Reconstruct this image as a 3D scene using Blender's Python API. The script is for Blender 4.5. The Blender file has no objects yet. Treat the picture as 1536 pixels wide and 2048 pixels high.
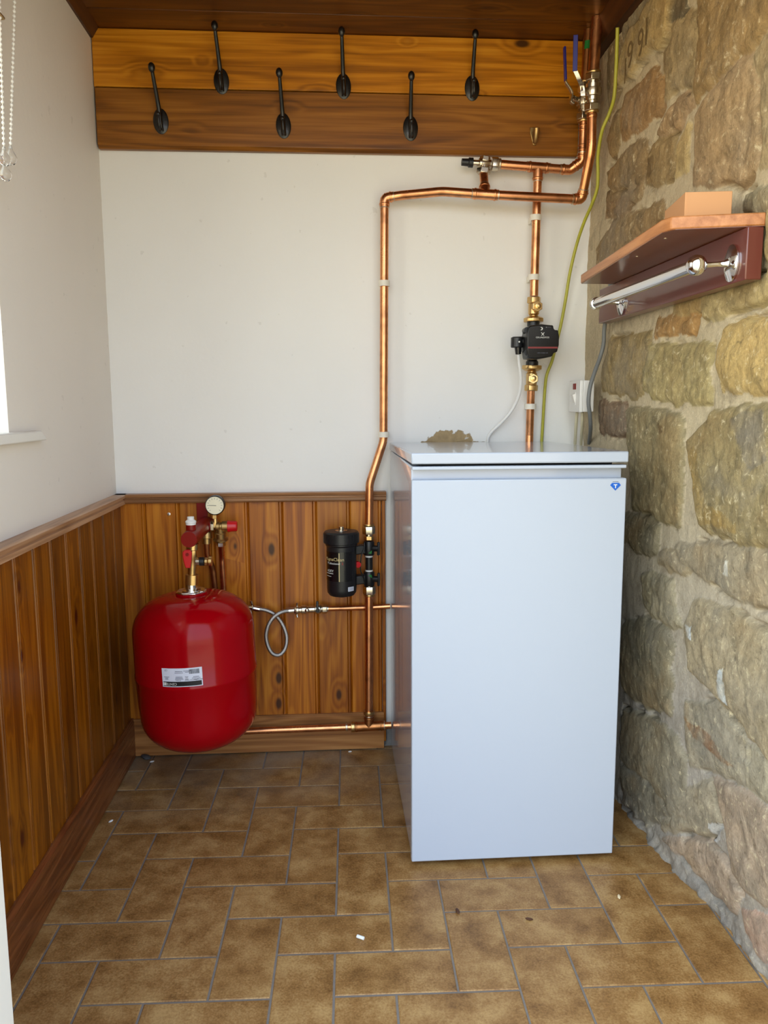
import bpy, bmesh, math, random
import numpy as np
from mathutils import Vector, Matrix, noise

random.seed(7)
C = bpy.context.scene.collection
PI = math.pi

# ------------------------------------------------------------------ camera
FPX, PITCH, YAW, ROLL = 1565.09, .1365, .0674, -.0042
CAM = Vector((.5935, -2.1974, 1.0))
cy_, sy_, cp_, sp_ = math.cos(YAW), math.sin(YAW), math.cos(PITCH), math.sin(PITCH)
FWD = Vector((sy_ * cp_, cy_ * cp_, -sp_))
RT0 = Vector((cy_, -sy_, 0))
UP0 = RT0.cross(FWD)
RIGHT = RT0 * math.cos(ROLL) + UP0 * math.sin(ROLL)
UPV = UP0 * math.cos(ROLL) - RT0 * math.sin(ROLL)
cd = bpy.data.cameras.new('camera')
cam = bpy.data.objects.new('camera', cd)
C.objects.link(cam)
M = Matrix((RIGHT, UPV, -FWD)).transposed().to_4x4()
M.translation = CAM
cam.matrix_world = M
cd.sensor_fit = 'VERTICAL'
cd.sensor_height = 36.0
cd.sensor_width = 27.0
cd.lens = FPX / 2048 * 36.0
cd.clip_start = .01
bpy.context.scene.camera = cam

# ------------------------------------------------------------------ light
sc = bpy.context.scene
sc.view_settings.view_transform = 'Standard'
sc.view_settings.look = 'None'
sc.view_settings.gamma = 1.0
sc.view_settings.use_curve_mapping = False
sc.view_settings.exposure = 0.0
SKY = 3.3
w = bpy.data.worlds.new('daylight')
sc.world = w
w.use_nodes = True
nt = w.node_tree
nt.nodes.clear()
tc = nt.nodes.new('ShaderNodeTexCoord')
sx = nt.nodes.new('ShaderNodeSeparateXYZ')
mr = nt.nodes.new('ShaderNodeMapRange')
mr.inputs[1].default_value = -1.0
mr.inputs[2].default_value = 1.0
rp = nt.nodes.new('ShaderNodeValToRGB')
rp.color_ramp.elements[0].position = .0
rp.color_ramp.elements[0].color = (.62, .52, .36, 1)
rp.color_ramp.elements[1].position = 1.0
rp.color_ramp.elements[1].color = (.60, .84, 1.15, 1)
for p_, c_ in ((.47, (.80, .68, .48, 1)), (.53, (.84, .93, 1.04, 1)), (.70, (.72, .89, 1.10, 1))):
    e = rp.color_ramp.elements.new(p_)
    e.color = c_
bg = nt.nodes.new('ShaderNodeBackground')
bg.inputs[1].default_value = SKY
wo = nt.nodes.new('ShaderNodeOutputWorld')
nt.links.new(tc.outputs['Generated'], sx.inputs[0])
nt.links.new(sx.outputs[2], mr.inputs[0])
nt.links.new(mr.outputs[0], rp.inputs[0])
# added world glow on the window side, to brighten the room's right
ms = nt.nodes.new('ShaderNodeMapRange')
ms.inputs[1].default_value = .15
ms.inputs[2].default_value = -.85
nt.links.new(sx.outputs[0], ms.inputs[0])
mxs = nt.nodes.new('ShaderNodeMix')
mxs.data_type = 'RGBA'
mxs.inputs[6].default_value = (.86, .88, .92, 1)
mxs.inputs[7].default_value = (2.15, 2.0, 1.66, 1)
nt.links.new(ms.outputs[0], mxs.inputs[0])
mul = nt.nodes.new('ShaderNodeMix')
mul.data_type = 'RGBA'
mul.blend_type = 'MULTIPLY'
mul.inputs[0].default_value = 1
nt.links.new(rp.outputs[0], mul.inputs[6])
nt.links.new(mxs.outputs[2], mul.inputs[7])
nt.links.new(mul.outputs[2], bg.inputs[0])
nt.links.new(bg.outputs[0], wo.inputs[0])

sl_ = bpy.data.lights.new('sun', 'SUN')
sl_.energy = 5.2
sl_.angle = .01
sl_.color = (1.0, .93, .80)
so_ = bpy.data.objects.new('sun', sl_)
so_.rotation_euler = Vector((-.18, -.62, -.76)).to_track_quat('-Z', 'Y').to_euler()
C.objects.link(so_)


def portal(name, loc, rot, sx_, sy2):
    l = bpy.data.lights.new(name, 'AREA')
    l.shape = 'RECTANGLE'
    l.size, l.size_y = sx_, sy2
    l.cycles.is_portal = True
    o = bpy.data.objects.new(name, l)
    o.location = loc
    o.rotation_euler = rot
    C.objects.link(o)


portal('doorway_light', (.78, -1.44, .97), (PI / 2, 0, 0), 1.2, 1.94)
portal('window_light', (-.22, -.975, 1.4), (0, -PI / 2, 0), .95, .60)

# ------------------------------------------------------------------ pixel -> place


def ray(px, py):
    return RIGHT * ((px - 768) / FPX) + UPV * ((1024 - py) / FPX) + FWD


def at(px, py, y):
    d = ray(px, py)
    return CAM + d * ((y - CAM.y) / d.y)


def atx(px, py, x):
    d = ray(px, py)
    return CAM + d * ((x - CAM.x) / d.x)


def atz(px, py, z):
    d = ray(px, py)
    return CAM + d * ((z - CAM.z) / d.z)


# ------------------------------------------------------------------ mesh helpers
def basis(ax):
    ax = Vector(ax).normalized()
    r = Vector((0, 0, 1)) if abs(ax.z) < .9 else Vector((1, 0, 0))
    u = r.cross(ax).normalized()
    return u, ax.cross(u), ax


class MB:
    def __init__(s):
        s.v, s.f, s.c = [], [], []
        s.rnd = (0, 0, 0, 1)

    def add(s, vs, fs):
        n = len(s.v)
        s.v += [Vector(v) for v in vs]
        s.c += [s.rnd] * len(vs)
        s.f += [[n + i for i in f] for f in fs]
        return s

    def box(s, x0, x1, y0, y1, z0, z1):
        return s.add([(x0, y0, z0), (x1, y0, z0), (x1, y1, z0), (x0, y1, z0), (x0, y0, z1), (x1, y0, z1), (x1, y1, z1), (x0, y1, z1)],
                     [(0, 3, 2, 1), (4, 5, 6, 7), (0, 1, 5, 4), (1, 2, 6, 5), (2, 3, 7, 6), (3, 0, 4, 7)])

    def obox(s, c, dx, dy, dz):
        """box from centre and three half-axis vectors"""
        c, dx, dy, dz = map(Vector, (c, dx, dy, dz))
        vs = [c + dx * i + dy * j + dz * k for k in (-1, 1) for (i, j) in ((-1, -1), (1, -1), (1, 1), (-1, 1))]
        return s.add(vs, [(0, 3, 2, 1), (4, 5, 6, 7), (0, 1, 5, 4), (1, 2, 6, 5), (2, 3, 7, 6), (3, 0, 4, 7)])

    def prism(s, poly, vec):
        vec = Vector(vec)
        p = [Vector(q) for q in poly]
        n = len(p)
        return s.add(p + [q + vec for q in p], [list(range(n))[::-1], list(range(n, 2 * n))] + [(i, (i + 1) % n, n + (i + 1) % n, n + i) for i in range(n)])

    def lathe(s, prof, org, ax=(0, 0, 1), n=28, hexa=False):
        u, v, a = basis(ax)
        org = Vector(org)
        vs, fs = [], []
        rings = []
        for (r, t) in prof:
            if r < 1e-6:
                rings.append([len(vs)])
                vs.append(org + a * t)
            else:
                rings.append(list(range(len(vs), len(vs) + n)))
                for k in range(n):
                    an = 2 * PI * (k + .5) / n
                    vs.append(org + a * t + u * (r * math.cos(an)) + v * (r * math.sin(an)))
        for A, B in zip(rings, rings[1:]):
            for k in range(n):
                k2 = (k + 1) % n
                if len(A) == 1 and len(B) > 1:
                    fs.append((A[0], B[k2], B[k]))
                elif len(B) == 1 and len(A) > 1:
                    fs.append((A[k], A[k2], B[0]))
                elif len(A) > 1:
                    fs.append((A[k], A[k2], B[k2], B[k]))
        if len(rings[0]) > 1:
            fs.append(rings[0][::-1])
        if len(rings[-1]) > 1:
            fs.append(rings[-1])
        return s.add(vs, fs)

    def cyl(s, p0, p1, r, r2=None, n=24):
        d = Vector(p1) - Vector(p0)
        return s.lathe([(r, 0), (r if r2 is None else r2, d.length)], p0, d, n)

    def nut(s, p0, p1, r):
        d = Vector(p1) - Vector(p0)
        L = d.length
        return s.lathe([(r * .93, 0), (r, L * .08), (r, L * .92), (r * .93, L)], p0, d, 6)

    def sphere(s, c, r, n=20, sq=(1, 1, 1)):
        m = n // 2
        prof = [(r * math.sin(PI * i / m) if 0 < i < m else 0, -r * math.cos(PI * i / m)) for i in range(m + 1)]
        k = len(s.v)
        s.lathe(prof, (0, 0, 0), (0, 0, 1), n)
        for i in range(k, len(s.v)):
            q = s.v[i]
            s.v[i] = Vector((q.x * sq[0], q.y * sq[1], q.z * sq[2])) + Vector(c)
        return s

    def tube(s, path, r, n=16, closed=False):
        P = [Vector(p) for p in path]
        T = []
        for i in range(len(P)):
            a = P[max(i - 1, 0)]
            b = P[min(i + 1, len(P) - 1)]
            T.append((b - a).normalized())
        u, v, _ = basis(T[0])
        vs, fs = [], []
        for i, p in enumerate(P):
            if i:
                q = T[i - 1].rotation_difference(T[i])
                u = q @ u
                v = q @ v
            rr = r[i] if isinstance(r, (list, tuple)) else r
            for k in range(n):
                an = 2 * PI * k / n
                vs.append(p + u * (rr * math.cos(an)) + v * (rr * math.sin(an)))
        for i in range(len(P) - 1):
            for k in range(n):
                fs.append((i * n + k, i * n + (k + 1) % n, (i + 1) * n + (k + 1) % n, (i + 1) * n + k))
        fs.append(list(range(n))[::-1])
        fs.append(list(range((len(P) - 1) * n, len(P) * n)))
        return s.add(vs, fs)

    def map(s, fn):
        s.v = [Vector(fn(q)) for q in s.v]
        return s

    def build(s, name, mat, parent=None, smooth=None, bevel=0, seg=2, loc=None, recalc=True):
        org = Vector((0, 0, 0))
        root = parent
        while root is not None:
            org += root.location
            root = root.parent
        if loc is not None:
            org = org + Vector(loc) - org if parent is None else org
        me = bpy.data.meshes.new(name)
        me.from_pydata([tuple(q - org) for q in s.v], [], s.f)
        if recalc:
            bm = bmesh.new()
            bm.from_mesh(me)
            bmesh.ops.recalc_face_normals(bm, faces=bm.faces)
            bm.to_mesh(me)
            bm.free()
        at_ = me.color_attributes.new('rnd', 'FLOAT_COLOR', 'POINT')
        at_.data.foreach_set('color', np.array(s.c, dtype=np.float32).ravel())
        me.materials.append(mat)
        o = bpy.data.objects.new(name, me)
        C.objects.link(o)
        if parent is not None:
            o.parent = parent
        elif loc is not None:
            o.location = loc
        if bevel:
            b = o.modifiers.new('bevel', 'BEVEL')
            b.width = bevel
            b.segments = seg
            b.limit_method = 'ANGLE'
            b.angle_limit = math.radians(35)
        if smooth or bevel:
            me.shade_smooth()
            me.set_sharp_from_angle(angle=math.radians(smooth if smooth and smooth is not True else 40))
        return o


def fillet(pts, rad, n=8):
    P = [Vector(p) for p in pts]
    out = [P[0]]
    for i in range(1, len(P) - 1):
        a, b, c = P[i - 1], P[i], P[i + 1]
        d1, d2 = (a - b).normalized(), (c - b).normalized()
        ang = d1.angle(d2)
        rr = rad[i - 1] if isinstance(rad, (list, tuple)) else rad
        t = min(rr / math.tan(ang / 2), (a - b).length * .49, (c - b).length * .49)
        p0, p2 = b + d1 * t, b + d2 * t
        for k in range(n + 1):
            q = k / n
            out.append(p0 * (1 - q) ** 2 + b * (2 * q * (1 - q)) + p2 * q * q)
    out.append(P[-1])
    return out


def catmull(pts, n=8):
    P = [Vector(p) for p in pts]
    P = [P[0] * 2 - P[1]] + P + [P[-1] * 2 - P[-2]]
    out = []
    for i in range(1, len(P) - 2):
        a, b, c, d = P[i - 1:i + 3]
        for k in range(n):
            t = k / n
            out.append(.5 * ((2 * b) + (c - a) * t + (2 * a - 5 * b + 4 * c - d) * t * t + (3 * b - a - 3 * c + d) * t ** 3))
    out.append(P[-2])
    return out


def tag(o, label, cat, group=None):
    o['label'] = label
    o['category'] = cat
    if group:
        o['group'] = group
    return o


def struct(o):
    o['kind'] = 'structure'
    return o


def thing(name, label, cat, loc, group=None):
    o = bpy.data.objects.new(name, None)
    o.empty_display_size = .05
    o.location = loc
    C.objects.link(o)
    return tag(o, label, cat, group)


def dup(root, loc, label=None):
    r = root.copy()
    C.objects.link(r)
    r.location = loc
    if label:
        r['label'] = label
    for ch in list(root.children):
        c = ch.copy()
        C.objects.link(c)
        c.parent = r
        for g in list(ch.children):
            d = g.copy()
            C.objects.link(d)
            d.parent = c
    return r


def text_mb(txt, size, fn, depth=0.0, align='CENTER'):
    """lettering as a mesh; fn maps (u, v, w) in metres to a place"""
    cu = bpy.data.curves.new('lettering', 'FONT')
    cu.body = txt
    cu.size = size
    cu.align_x = align
    cu.align_y = 'CENTER'
    cu.extrude = depth
    cu.resolution_u = 3
    o = bpy.data.objects.new('lettering', cu)
    C.objects.link(o)
    bpy.context.view_layer.update()
    dg = bpy.context.evaluated_depsgraph_get()
    me = bpy.data.meshes.new_from_object(o.evaluated_get(dg))
    m = MB()
    m.add([fn(q.co.x, q.co.y, q.co.z) for q in me.vertices], [list(p.vertices) for p in me.polygons])
    bpy.data.objects.remove(o)
    bpy.data.curves.remove(cu)
    bpy.data.meshes.remove(me)
    return m


# ------------------------------------------------------------------ materials
def lin(c):
    return tuple(((v / 255) / 12.92 if v / 255 < .04045 else ((v / 255 + .055) / 1.055) ** 2.4) for v in c) + (1,)


MATS = {}


def mat(name):
    m = bpy.data.materials.new(name)
    m.use_nodes = True
    b = m.node_tree.nodes['Principled BSDF']
    return m, m.node_tree, b


def N(nt, t, **kw):
    n = nt.nodes.new(t)
    for k, v in kw.items():
        setattr(n, k, v)
    return n


def L(nt, a, b):
    nt.links.new(a, b)


def plain(name, rgb, rough=.5, metal=0, spec=.5, coat=0, var=.06, vscale=20, bump=0, bscale=200):
    """a plain paint / plastic / metal with slight procedural variation"""
    m, nt, b = mat(name)
    g = N(nt, 'ShaderNodeNewGeometry')
    nz = N(nt, 'ShaderNodeTexNoise')
    nz.inputs['Scale'].default_value = vscale
    nz.inputs['Detail'].default_value = 3
    L(nt, g.outputs['Position'], nz.inputs['Vector'])
    mx = N(nt, 'ShaderNodeMix', data_type='RGBA')
    c = lin(rgb)
    mx.inputs[6].default_value = tuple(v * (1 - var) for v in c[:3]) + (1,)
    mx.inputs[7].default_value = tuple(min(1, v * (1 + var)) for v in c[:3]) + (1,)
    L(nt, nz.outputs[0], mx.inputs[0])
    L(nt, mx.outputs[2], b.inputs['Base Color'])
    b.inputs['Roughness'].default_value = rough
    b.inputs['Metallic'].default_value = metal
    b.inputs['Specular IOR Level'].default_value = spec
    b.inputs['Coat Weight'].default_value = coat
    if bump:
        n2 = N(nt, 'ShaderNodeTexNoise')
        n2.inputs['Scale'].default_value = bscale
        L(nt, g.outputs['Position'], n2.inputs['Vector'])
        bp = N(nt, 'ShaderNodeBump')
        bp.inputs['Strength'].default_value = bump
        bp.inputs['Distance'].default_value = .001
        L(nt, n2.outputs[0], bp.inputs['Height'])
        L(nt, bp.outputs[0], b.inputs['Normal'])
    return m


def math_(nt, op, a, b=None, clamp=False):
    n = N(nt, 'ShaderNodeMath', operation=op, use_clamp=clamp)
    for i, q in enumerate((a, b)):
        if q is None:
            continue
        if isinstance(q, (int, float)):
            n.inputs[i].default_value = q
        else:
            L(nt, q, n.inputs[i])
    return n.outputs[0]


def ramp(nt, fac, stops):
    r = N(nt, 'ShaderNodeValToRGB')
    e = r.color_ramp.elements
    e[0].position, e[0].color = stops[0]
    e[1].position, e[1].color = stops[-1]
    for p, c in stops[1:-1]:
        q = e.new(p)
        q.color = c
    L(nt, fac, r.inputs[0])
    return r.outputs[0]


def mixc(nt, fac, a, b, mode='MIX'):
    n = N(nt, 'ShaderNodeMix', data_type='RGBA', blend_type=mode)
    for i, q in ((0, fac), (6, a), (7, b)):
        if isinstance(q, (int, float)):
            n.inputs[i].default_value = q
        elif isinstance(q, tuple):
            n.inputs[i].default_value = q
        else:
            L(nt, q, n.inputs[i])
    return n.outputs[2]


def wood(name, grain, dark, mid, light, rough=.35, knot=(45, 18, 4), knots=1.0, coat=.08, bump=.15):
    """varnished pine: grain along axis 0/1/2, each board shifted by its own 'rnd' value"""
    m, nt, b = mat(name)
    g = N(nt, 'ShaderNodeNewGeometry')
    at_ = N(nt, 'ShaderNodeAttribute', attribute_name='rnd')
    sc_ = N(nt, 'ShaderNodeVectorMath', operation='SCALE')
    L(nt, at_.outputs['Vector'], sc_.inputs[0])
    sc_.inputs['Scale'].default_value = 7.0
    ad = N(nt, 'ShaderNodeVectorMath', operation='ADD')
    L(nt, g.outputs['Position'], ad.inputs[0])
    L(nt, sc_.outputs[0], ad.inputs[1])

    def scaled(along, across):
        v = [across] * 3
        v[grain] = along
        n = N(nt, 'ShaderNodeVectorMath', operation='MULTIPLY')
        L(nt, ad.outputs[0], n.inputs[0])
        n.inputs[1].default_value = v
        return n.outputs[0]

    def nz(vec, detail=3, dist=0.0):
        n = N(nt, 'ShaderNodeTexNoise')
        n.inputs['Scale'].default_value = 1
        n.inputs['Detail'].default_value = detail
        n.inputs['Distortion'].default_value = dist
        L(nt, vec, n.inputs['Vector'])
        return n.outputs[0]
    # knots
    vo = N(nt, 'ShaderNodeTexVoronoi')
    vo.inputs['Scale'].default_value = 1
    L(nt, scaled(6.0, 12.5), vo.inputs['Vector'])
    sep = N(nt, 'ShaderNodeSeparateColor')
    L(nt, vo.outputs['Color'], sep.inputs[0])
    has = math_(nt, 'GREATER_THAN', sep.outputs[0], 1 - .66 * knots)
    size = math_(nt, 'MULTIPLY_ADD', sep.outputs[1], .07)
    nt.nodes[-1].inputs[2].default_value = .065
    kd = math_(nt, 'DIVIDE', vo.outputs['Distance'], size)
    kn = N(nt, 'ShaderNodeMapRange', interpolation_type='SMOOTHSTEP')
    kn.inputs[1].default_value = 1.25
    kn.inputs[2].default_value = .55
    L(nt, kd, kn.inputs[0])
    kmask = math_(nt, 'MULTIPLY', kn.outputs[0], has)
    halo = N(nt, 'ShaderNodeMapRange', interpolation_type='SMOOTHSTEP')
    halo.inputs[1].default_value = 3.6
    halo.inputs[2].default_value = .8
    L(nt, kd, halo.inputs[0])
    hmask = math_(nt, 'MULTIPLY', halo.outputs[0], has)
    # grain bent round the knots
    broad = nz(scaled(1.1, 16), 2, .6)
    ph = math_(nt, 'MULTIPLY', broad, 40)
    ph = math_(nt, 'ADD', ph, math_(nt, 'MULTIPLY', hmask, 9))
    lines = math_(nt, 'MULTIPLY_ADD', math_(nt, 'SINE', ph), .5)
    nt.nodes[-1].inputs[2].default_value = .5
    fine = nz(scaled(7, 420), 3)
    tone = nz(scaled(1.6, 9), 2)
    streak = nz(scaled(2.2, 75), 4, .3)
    f = math_(nt, 'ADD', math_(nt, 'MULTIPLY', lines, .11), math_(nt, 'MULTIPLY', fine, .19))
    f = math_(nt, 'ADD', f, math_(nt, 'MULTIPLY', tone, .34))
    f = math_(nt, 'ADD', f, math_(nt, 'MULTIPLY', streak, .36))
    col = ramp(nt, f, [(.37, lin(dark)), (.5, lin(mid)), (.63, lin(light))])
    sepb = N(nt, 'ShaderNodeSeparateXYZ')
    L(nt, at_.outputs['Vector'], sepb.inputs[0])
    bt = N(nt, 'ShaderNodeMapRange')
    bt.inputs[3].default_value = .86
    bt.inputs[4].default_value = 1.16
    L(nt, sepb.outputs[0], bt.inputs[0])
    cmb = N(nt, 'ShaderNodeCombineColor')
    for i in range(3):
        L(nt, bt.outputs[0], cmb.inputs[i])
    col = mixc(nt, 1.0, col, cmb.outputs[0], 'MULTIPLY')
    col = mixc(nt, math_(nt, 'MULTIPLY', hmask, .42), col, lin(dark))
    col = mixc(nt, math_(nt, 'MULTIPLY', kmask, .9), col, lin(knot))
    L(nt, col, b.inputs['Base Color'])
    rr = math_(nt, 'MULTIPLY_ADD', fine, .2)
    nt.nodes[-1].inputs[2].default_value = rough - .1
    L(nt, rr, b.inputs['Roughness'])
    b.inputs['Specular IOR Level'].default_value = .32
    b.inputs['Coat Weight'].default_value = coat
    b.inputs['Coat Roughness'].default_value = .3
    bp = N(nt, 'ShaderNodeBump')
    bp.inputs['Strength'].default_value = bump
    bp.inputs['Distance'].default_value = .002
    L(nt, f, bp.inputs['Height'])
    L(nt, bp.outputs[0], b.inputs['Normal'])
    return m


def plaster(name, rgb, damage=None):
    m, nt, b = mat(name)
    g = N(nt, 'ShaderNodeNewGeometry')

    def nz(scale, detail=4):
        n = N(nt, 'ShaderNodeTexNoise')
        n.inputs['Scale'].default_value = scale
        n.inputs['Detail'].default_value = detail
        L(nt, g.outputs['Position'], n.inputs['Vector'])
        return n.outputs[0]
    big = nz(3.0, 3)
    c = lin(rgb)
    lo = tuple(v * .95 for v in c[:3]) + (1,)
    hi = tuple(min(1, v * 1.04) for v in c[:3]) + (1,)
    col = mixc(nt, big, lo, hi)
    # faint scuffs
    sp = math_(nt, 'GREATER_THAN', nz(34, 6), .69)
    col = mixc(nt, math_(nt, 'MULTIPLY', sp, .14), col, lin((150, 140, 125)))
    h = math_(nt, 'ADD', math_(nt, 'MULTIPLY', nz(9, 3), .9), math_(nt, 'MULTIPLY', nz(70, 4), .22))
    if damage:
        sx_ = N(nt, 'ShaderNodeSeparateXYZ')
        L(nt, g.outputs['Position'], sx_.inputs[0])
        tot = None
        for (cx, cz, rx, rz, colr, edge, nsc) in damage:
            dx = math_(nt, 'DIVIDE', math_(nt, 'SUBTRACT', sx_.outputs[0], cx), rx)
            dz = math_(nt, 'DIVIDE', math_(nt, 'SUBTRACT', sx_.outputs[2], cz), rz)
            d = math_(nt, 'SQRT', math_(nt, 'ADD', math_(nt, 'MULTIPLY', dx, dx), math_(nt, 'MULTIPLY', dz, dz)))
            d = math_(nt, 'ADD', d, math_(nt, 'MULTIPLY', math_(nt, 'SUBTRACT', nz(nsc, 5), .5), edge))
            mk = N(nt, 'ShaderNodeMapRange')
            mk.inputs[1].default_value = 1.0
            mk.inputs[2].default_value = .93
            L(nt, d, mk.inputs[0])
            cc = lin(colr)
            dc = mixc(nt, nz(60, 5), tuple(v * .6 for v in cc[:3]) + (1,), tuple(min(1, v * 1.45) for v in cc[:3]) + (1,))
            col = mixc(nt, mk.outputs[0], col, dc)
            h = math_(nt, 'SUBTRACT', h, math_(nt, 'MULTIPLY', mk.outputs[0], .9))
    L(nt, col, b.inputs['Base Color'])
    b.inputs['Roughness'].default_value = .55
    b.inputs['Specular IOR Level'].default_value = .3
    bp = N(nt, 'ShaderNodeBump')
    bp.inputs['Strength'].default_value = .45
    bp.inputs['Distance'].default_value = .004
    L(nt, h, bp.inputs['Height'])
    L(nt, bp.outputs[0], b.inputs['Normal'])
    return m


def copper_mat(name, rgb, rough=.26):
    m, nt, b = mat(name)
    g = N(nt, 'ShaderNodeNewGeometry')
    n = N(nt, 'ShaderNodeTexNoise')
    n.inputs['Scale'].default_value = 28
    n.inputs['Detail'].default_value = 5
    L(nt, g.outputs['Position'], n.inputs['Vector'])
    c = lin(rgb)
    col = ramp(nt, n.outputs[0], [(.28, tuple(v * .55 for v in c[:3]) + (1,)), (.5, c), (.75, tuple(min(1, v * 1.15) for v in c[:3]) + (1,))])
    L(nt, col, b.inputs['Base Color'])
    b.inputs['Metallic'].default_value = 1
    r = N(nt, 'ShaderNodeMapRange')
    r.inputs[3].default_value = rough + .12
    r.inputs[4].default_value = rough - .06
    L(nt, n.outputs[0], r.inputs[0])
    L(nt, r.outputs[0], b.inputs['Roughness'])
    return m


def stone_mat():
    m, nt, b = mat('rubble_stone')
    g = N(nt, 'ShaderNodeNewGeometry')
    a = N(nt, 'ShaderNodeAttribute', attribute_name='stone_colour')
    a2 = N(nt, 'ShaderNodeAttribute', attribute_name='stone_mask')
    sep = N(nt, 'ShaderNodeSeparateXYZ')
    L(nt, a2.outputs['Vector'], sep.inputs[0])

    def nz(scale, detail=5, dist=0.0, vec=None, rough=.6):
        n = N(nt, 'ShaderNodeTexNoise')
        n.inputs['Scale'].default_value = scale
        n.inputs['Detail'].default_value = detail
        n.inputs['Distortion'].default_value = dist
        n.inputs['Roughness'].default_value = rough
        L(nt, vec or g.outputs['Position'], n.inputs['Vector'])
        return n.outputs[0]
    st = N(nt, 'ShaderNodeVectorMath', operation='MULTIPLY')
    st.inputs[1].default_value = (1, 1.6, 1)
    L(nt, g.outputs['Position'], st.inputs[0])
    n1 = nz(17, 8, .7, st.outputs[0], .7)
    n2 = nz(62, 7, .4, None, .75)
    n3 = nz(5, 4, .3)
    n4 = nz(210, 4, 0, None, .7)
    col = a.outputs['Color']
    hi = mixc(nt, 1.0, col, (1.25, 1.22, 1.16, 1), 'MULTIPLY')
    lo = mixc(nt, 1.0, col, (.50, .49, .47, 1), 'MULTIPLY')
    f1 = ramp(nt, n1, [(.32, (0, 0, 0, 1)), (.66, (1, 1, 1, 1))])
    col2 = mixc(nt, f1, lo, hi)
    # pale crystals, iron staining and dark pits on the stones
    fl = ramp(nt, n2, [(.56, (0, 0, 0, 1)), (.68, (1, 1, 1, 1))])
    col2 = mixc(nt, math_(nt, 'MULTIPLY', fl, .62), col2, lin((232, 216, 178)))
    pit = ramp(nt, n2, [(.34, (1, 1, 1, 1)), (.44, (0, 0, 0, 1))])
    col2 = mixc(nt, math_(nt, 'MULTIPLY', pit, .62), col2, lin((92, 78, 56)))
    oc = ramp(nt, n3, [(.50, (0, 0, 0, 1)), (.66, (1, 1, 1, 1))])
    col2 = mixc(nt, math_(nt, 'MULTIPLY', oc, .24), col2, lin((176, 138, 84)))
    gy = ramp(nt, n3, [(.36, (1, 1, 1, 1)), (.48, (0, 0, 0, 1))])
    col2 = mixc(nt, math_(nt, 'MULTIPLY', gy, .34), col2, lin((150, 142, 128)))
    grit = mixc(nt, n4, (.62, .62, .62, 1), (1.38, 1.38, 1.38, 1))
    col2 = mixc(nt, 1.0, col2, grit, 'MULTIPLY')
    # mortar: gritty, with smears
    gr = mixc(nt, n4, (.66, .66, .66, 1), (1.34, 1.34, 1.34, 1))
    mort = mixc(nt, 1.0, col, gr, 'MULTIPLY')
    mort = mixc(nt, math_(nt, 'MULTIPLY', ramp(nt, n1, [(.34, (1, 1, 1, 1)), (.48, (0, 0, 0, 1))]), .45), mort, lin((120, 108, 90)))
    mort = mixc(nt, math_(nt, 'MULTIPLY', fl, .35), mort, lin((226, 214, 188)))
    out = mixc(nt, sep.outputs[0], mort, col2)
    L(nt, out, b.inputs['Base Color'])
    b.inputs['Roughness'].default_value = .8
    b.inputs['Specular IOR Level'].default_value = .25
    h = math_(nt, 'ADD', math_(nt, 'MULTIPLY', n1, 1.0), math_(nt, 'MULTIPLY', n2, .7))
    h = math_(nt, 'ADD', h, math_(nt, 'MULTIPLY', n4, .2))
    bp = N(nt, 'ShaderNodeBump')
    bp.inputs['Strength'].default_value = .7
    bp.inputs['Distance'].default_value = .006
    L(nt, h, bp.inputs['Height'])
    L(nt, bp.outputs[0], b.inputs['Normal'])
    return m


def tile_mat():
    m, nt, b = mat('floor_tile')
    g = N(nt, 'ShaderNodeNewGeometry')
    a = N(nt, 'ShaderNodeAttribute', attribute_name='rnd')
    sc_ = N(nt, 'ShaderNodeVectorMath', operation='SCALE')
    sc_.inputs['Scale'].default_value = 5
    L(nt, a.outputs['Vector'], sc_.inputs[0])
    ad = N(nt, 'ShaderNodeVectorMath', operation='ADD')
    L(nt, g.outputs['Position'], ad.inputs[0])
    L(nt, sc_.outputs[0], ad.inputs[1])

    def nz(scale, detail=5, rough=.6):
        n = N(nt, 'ShaderNodeTexNoise')
        n.inputs['Scale'].default_value = scale
        n.inputs['Detail'].default_value = detail
        n.inputs['Roughness'].default_value = rough
        L(nt, ad.outputs[0], n.inputs['Vector'])
        return n.outputs[0]
    n1, n2 = nz(16, 4), nz(260, 3, .7)
    f = math_(nt, 'ADD', math_(nt, 'MULTIPLY', n1, .62), math_(nt, 'MULTIPLY', n2, .38))
    col = ramp(nt, f, [(.34, lin((108, 72, 32))), (.48, lin((146, 105, 58))), (.64, lin((180, 142, 90)))])
    # dust and scuffs near the back corner
    dn = N(nt, 'ShaderNodeTexNoise')
    dn.inputs['Scale'].default_value = 7
    dn.inputs['Detail'].default_value = 6
    L(nt, g.outputs['Position'], dn.inputs['Vector'])
    sx_ = N(nt, 'ShaderNodeSeparateXYZ')
    L(nt, g.outputs['Position'], sx_.inputs[0])
    nb = N(nt, 'ShaderNodeMapRange')
    nb.inputs[1].default_value = -.42
    nb.inputs[2].default_value = -.03
    L(nt, sx_.outputs[1], nb.inputs[0])
    du = math_(nt, 'MULTIPLY', ramp(nt, dn.outputs[0], [(.38, (0, 0, 0, 1)), (.66, (1, 1, 1, 1))]), nb.outputs[0])
    col = mixc(nt, math_(nt, 'MULTIPLY', du, .6), col, lin((150, 138, 120)))
    L(nt, col, b.inputs['Base Color'])
    b.inputs['Roughness'].default_value = .42
    b.inputs['Specular IOR Level'].default_value = .4
    bp = N(nt, 'ShaderNodeBump')
    bp.inputs['Strength'].default_value = .12
    bp.inputs['Distance'].default_value = .002
    L(nt, f, bp.inputs['Height'])
    L(nt, bp.outputs[0], b.inputs['Normal'])
    return m


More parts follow.
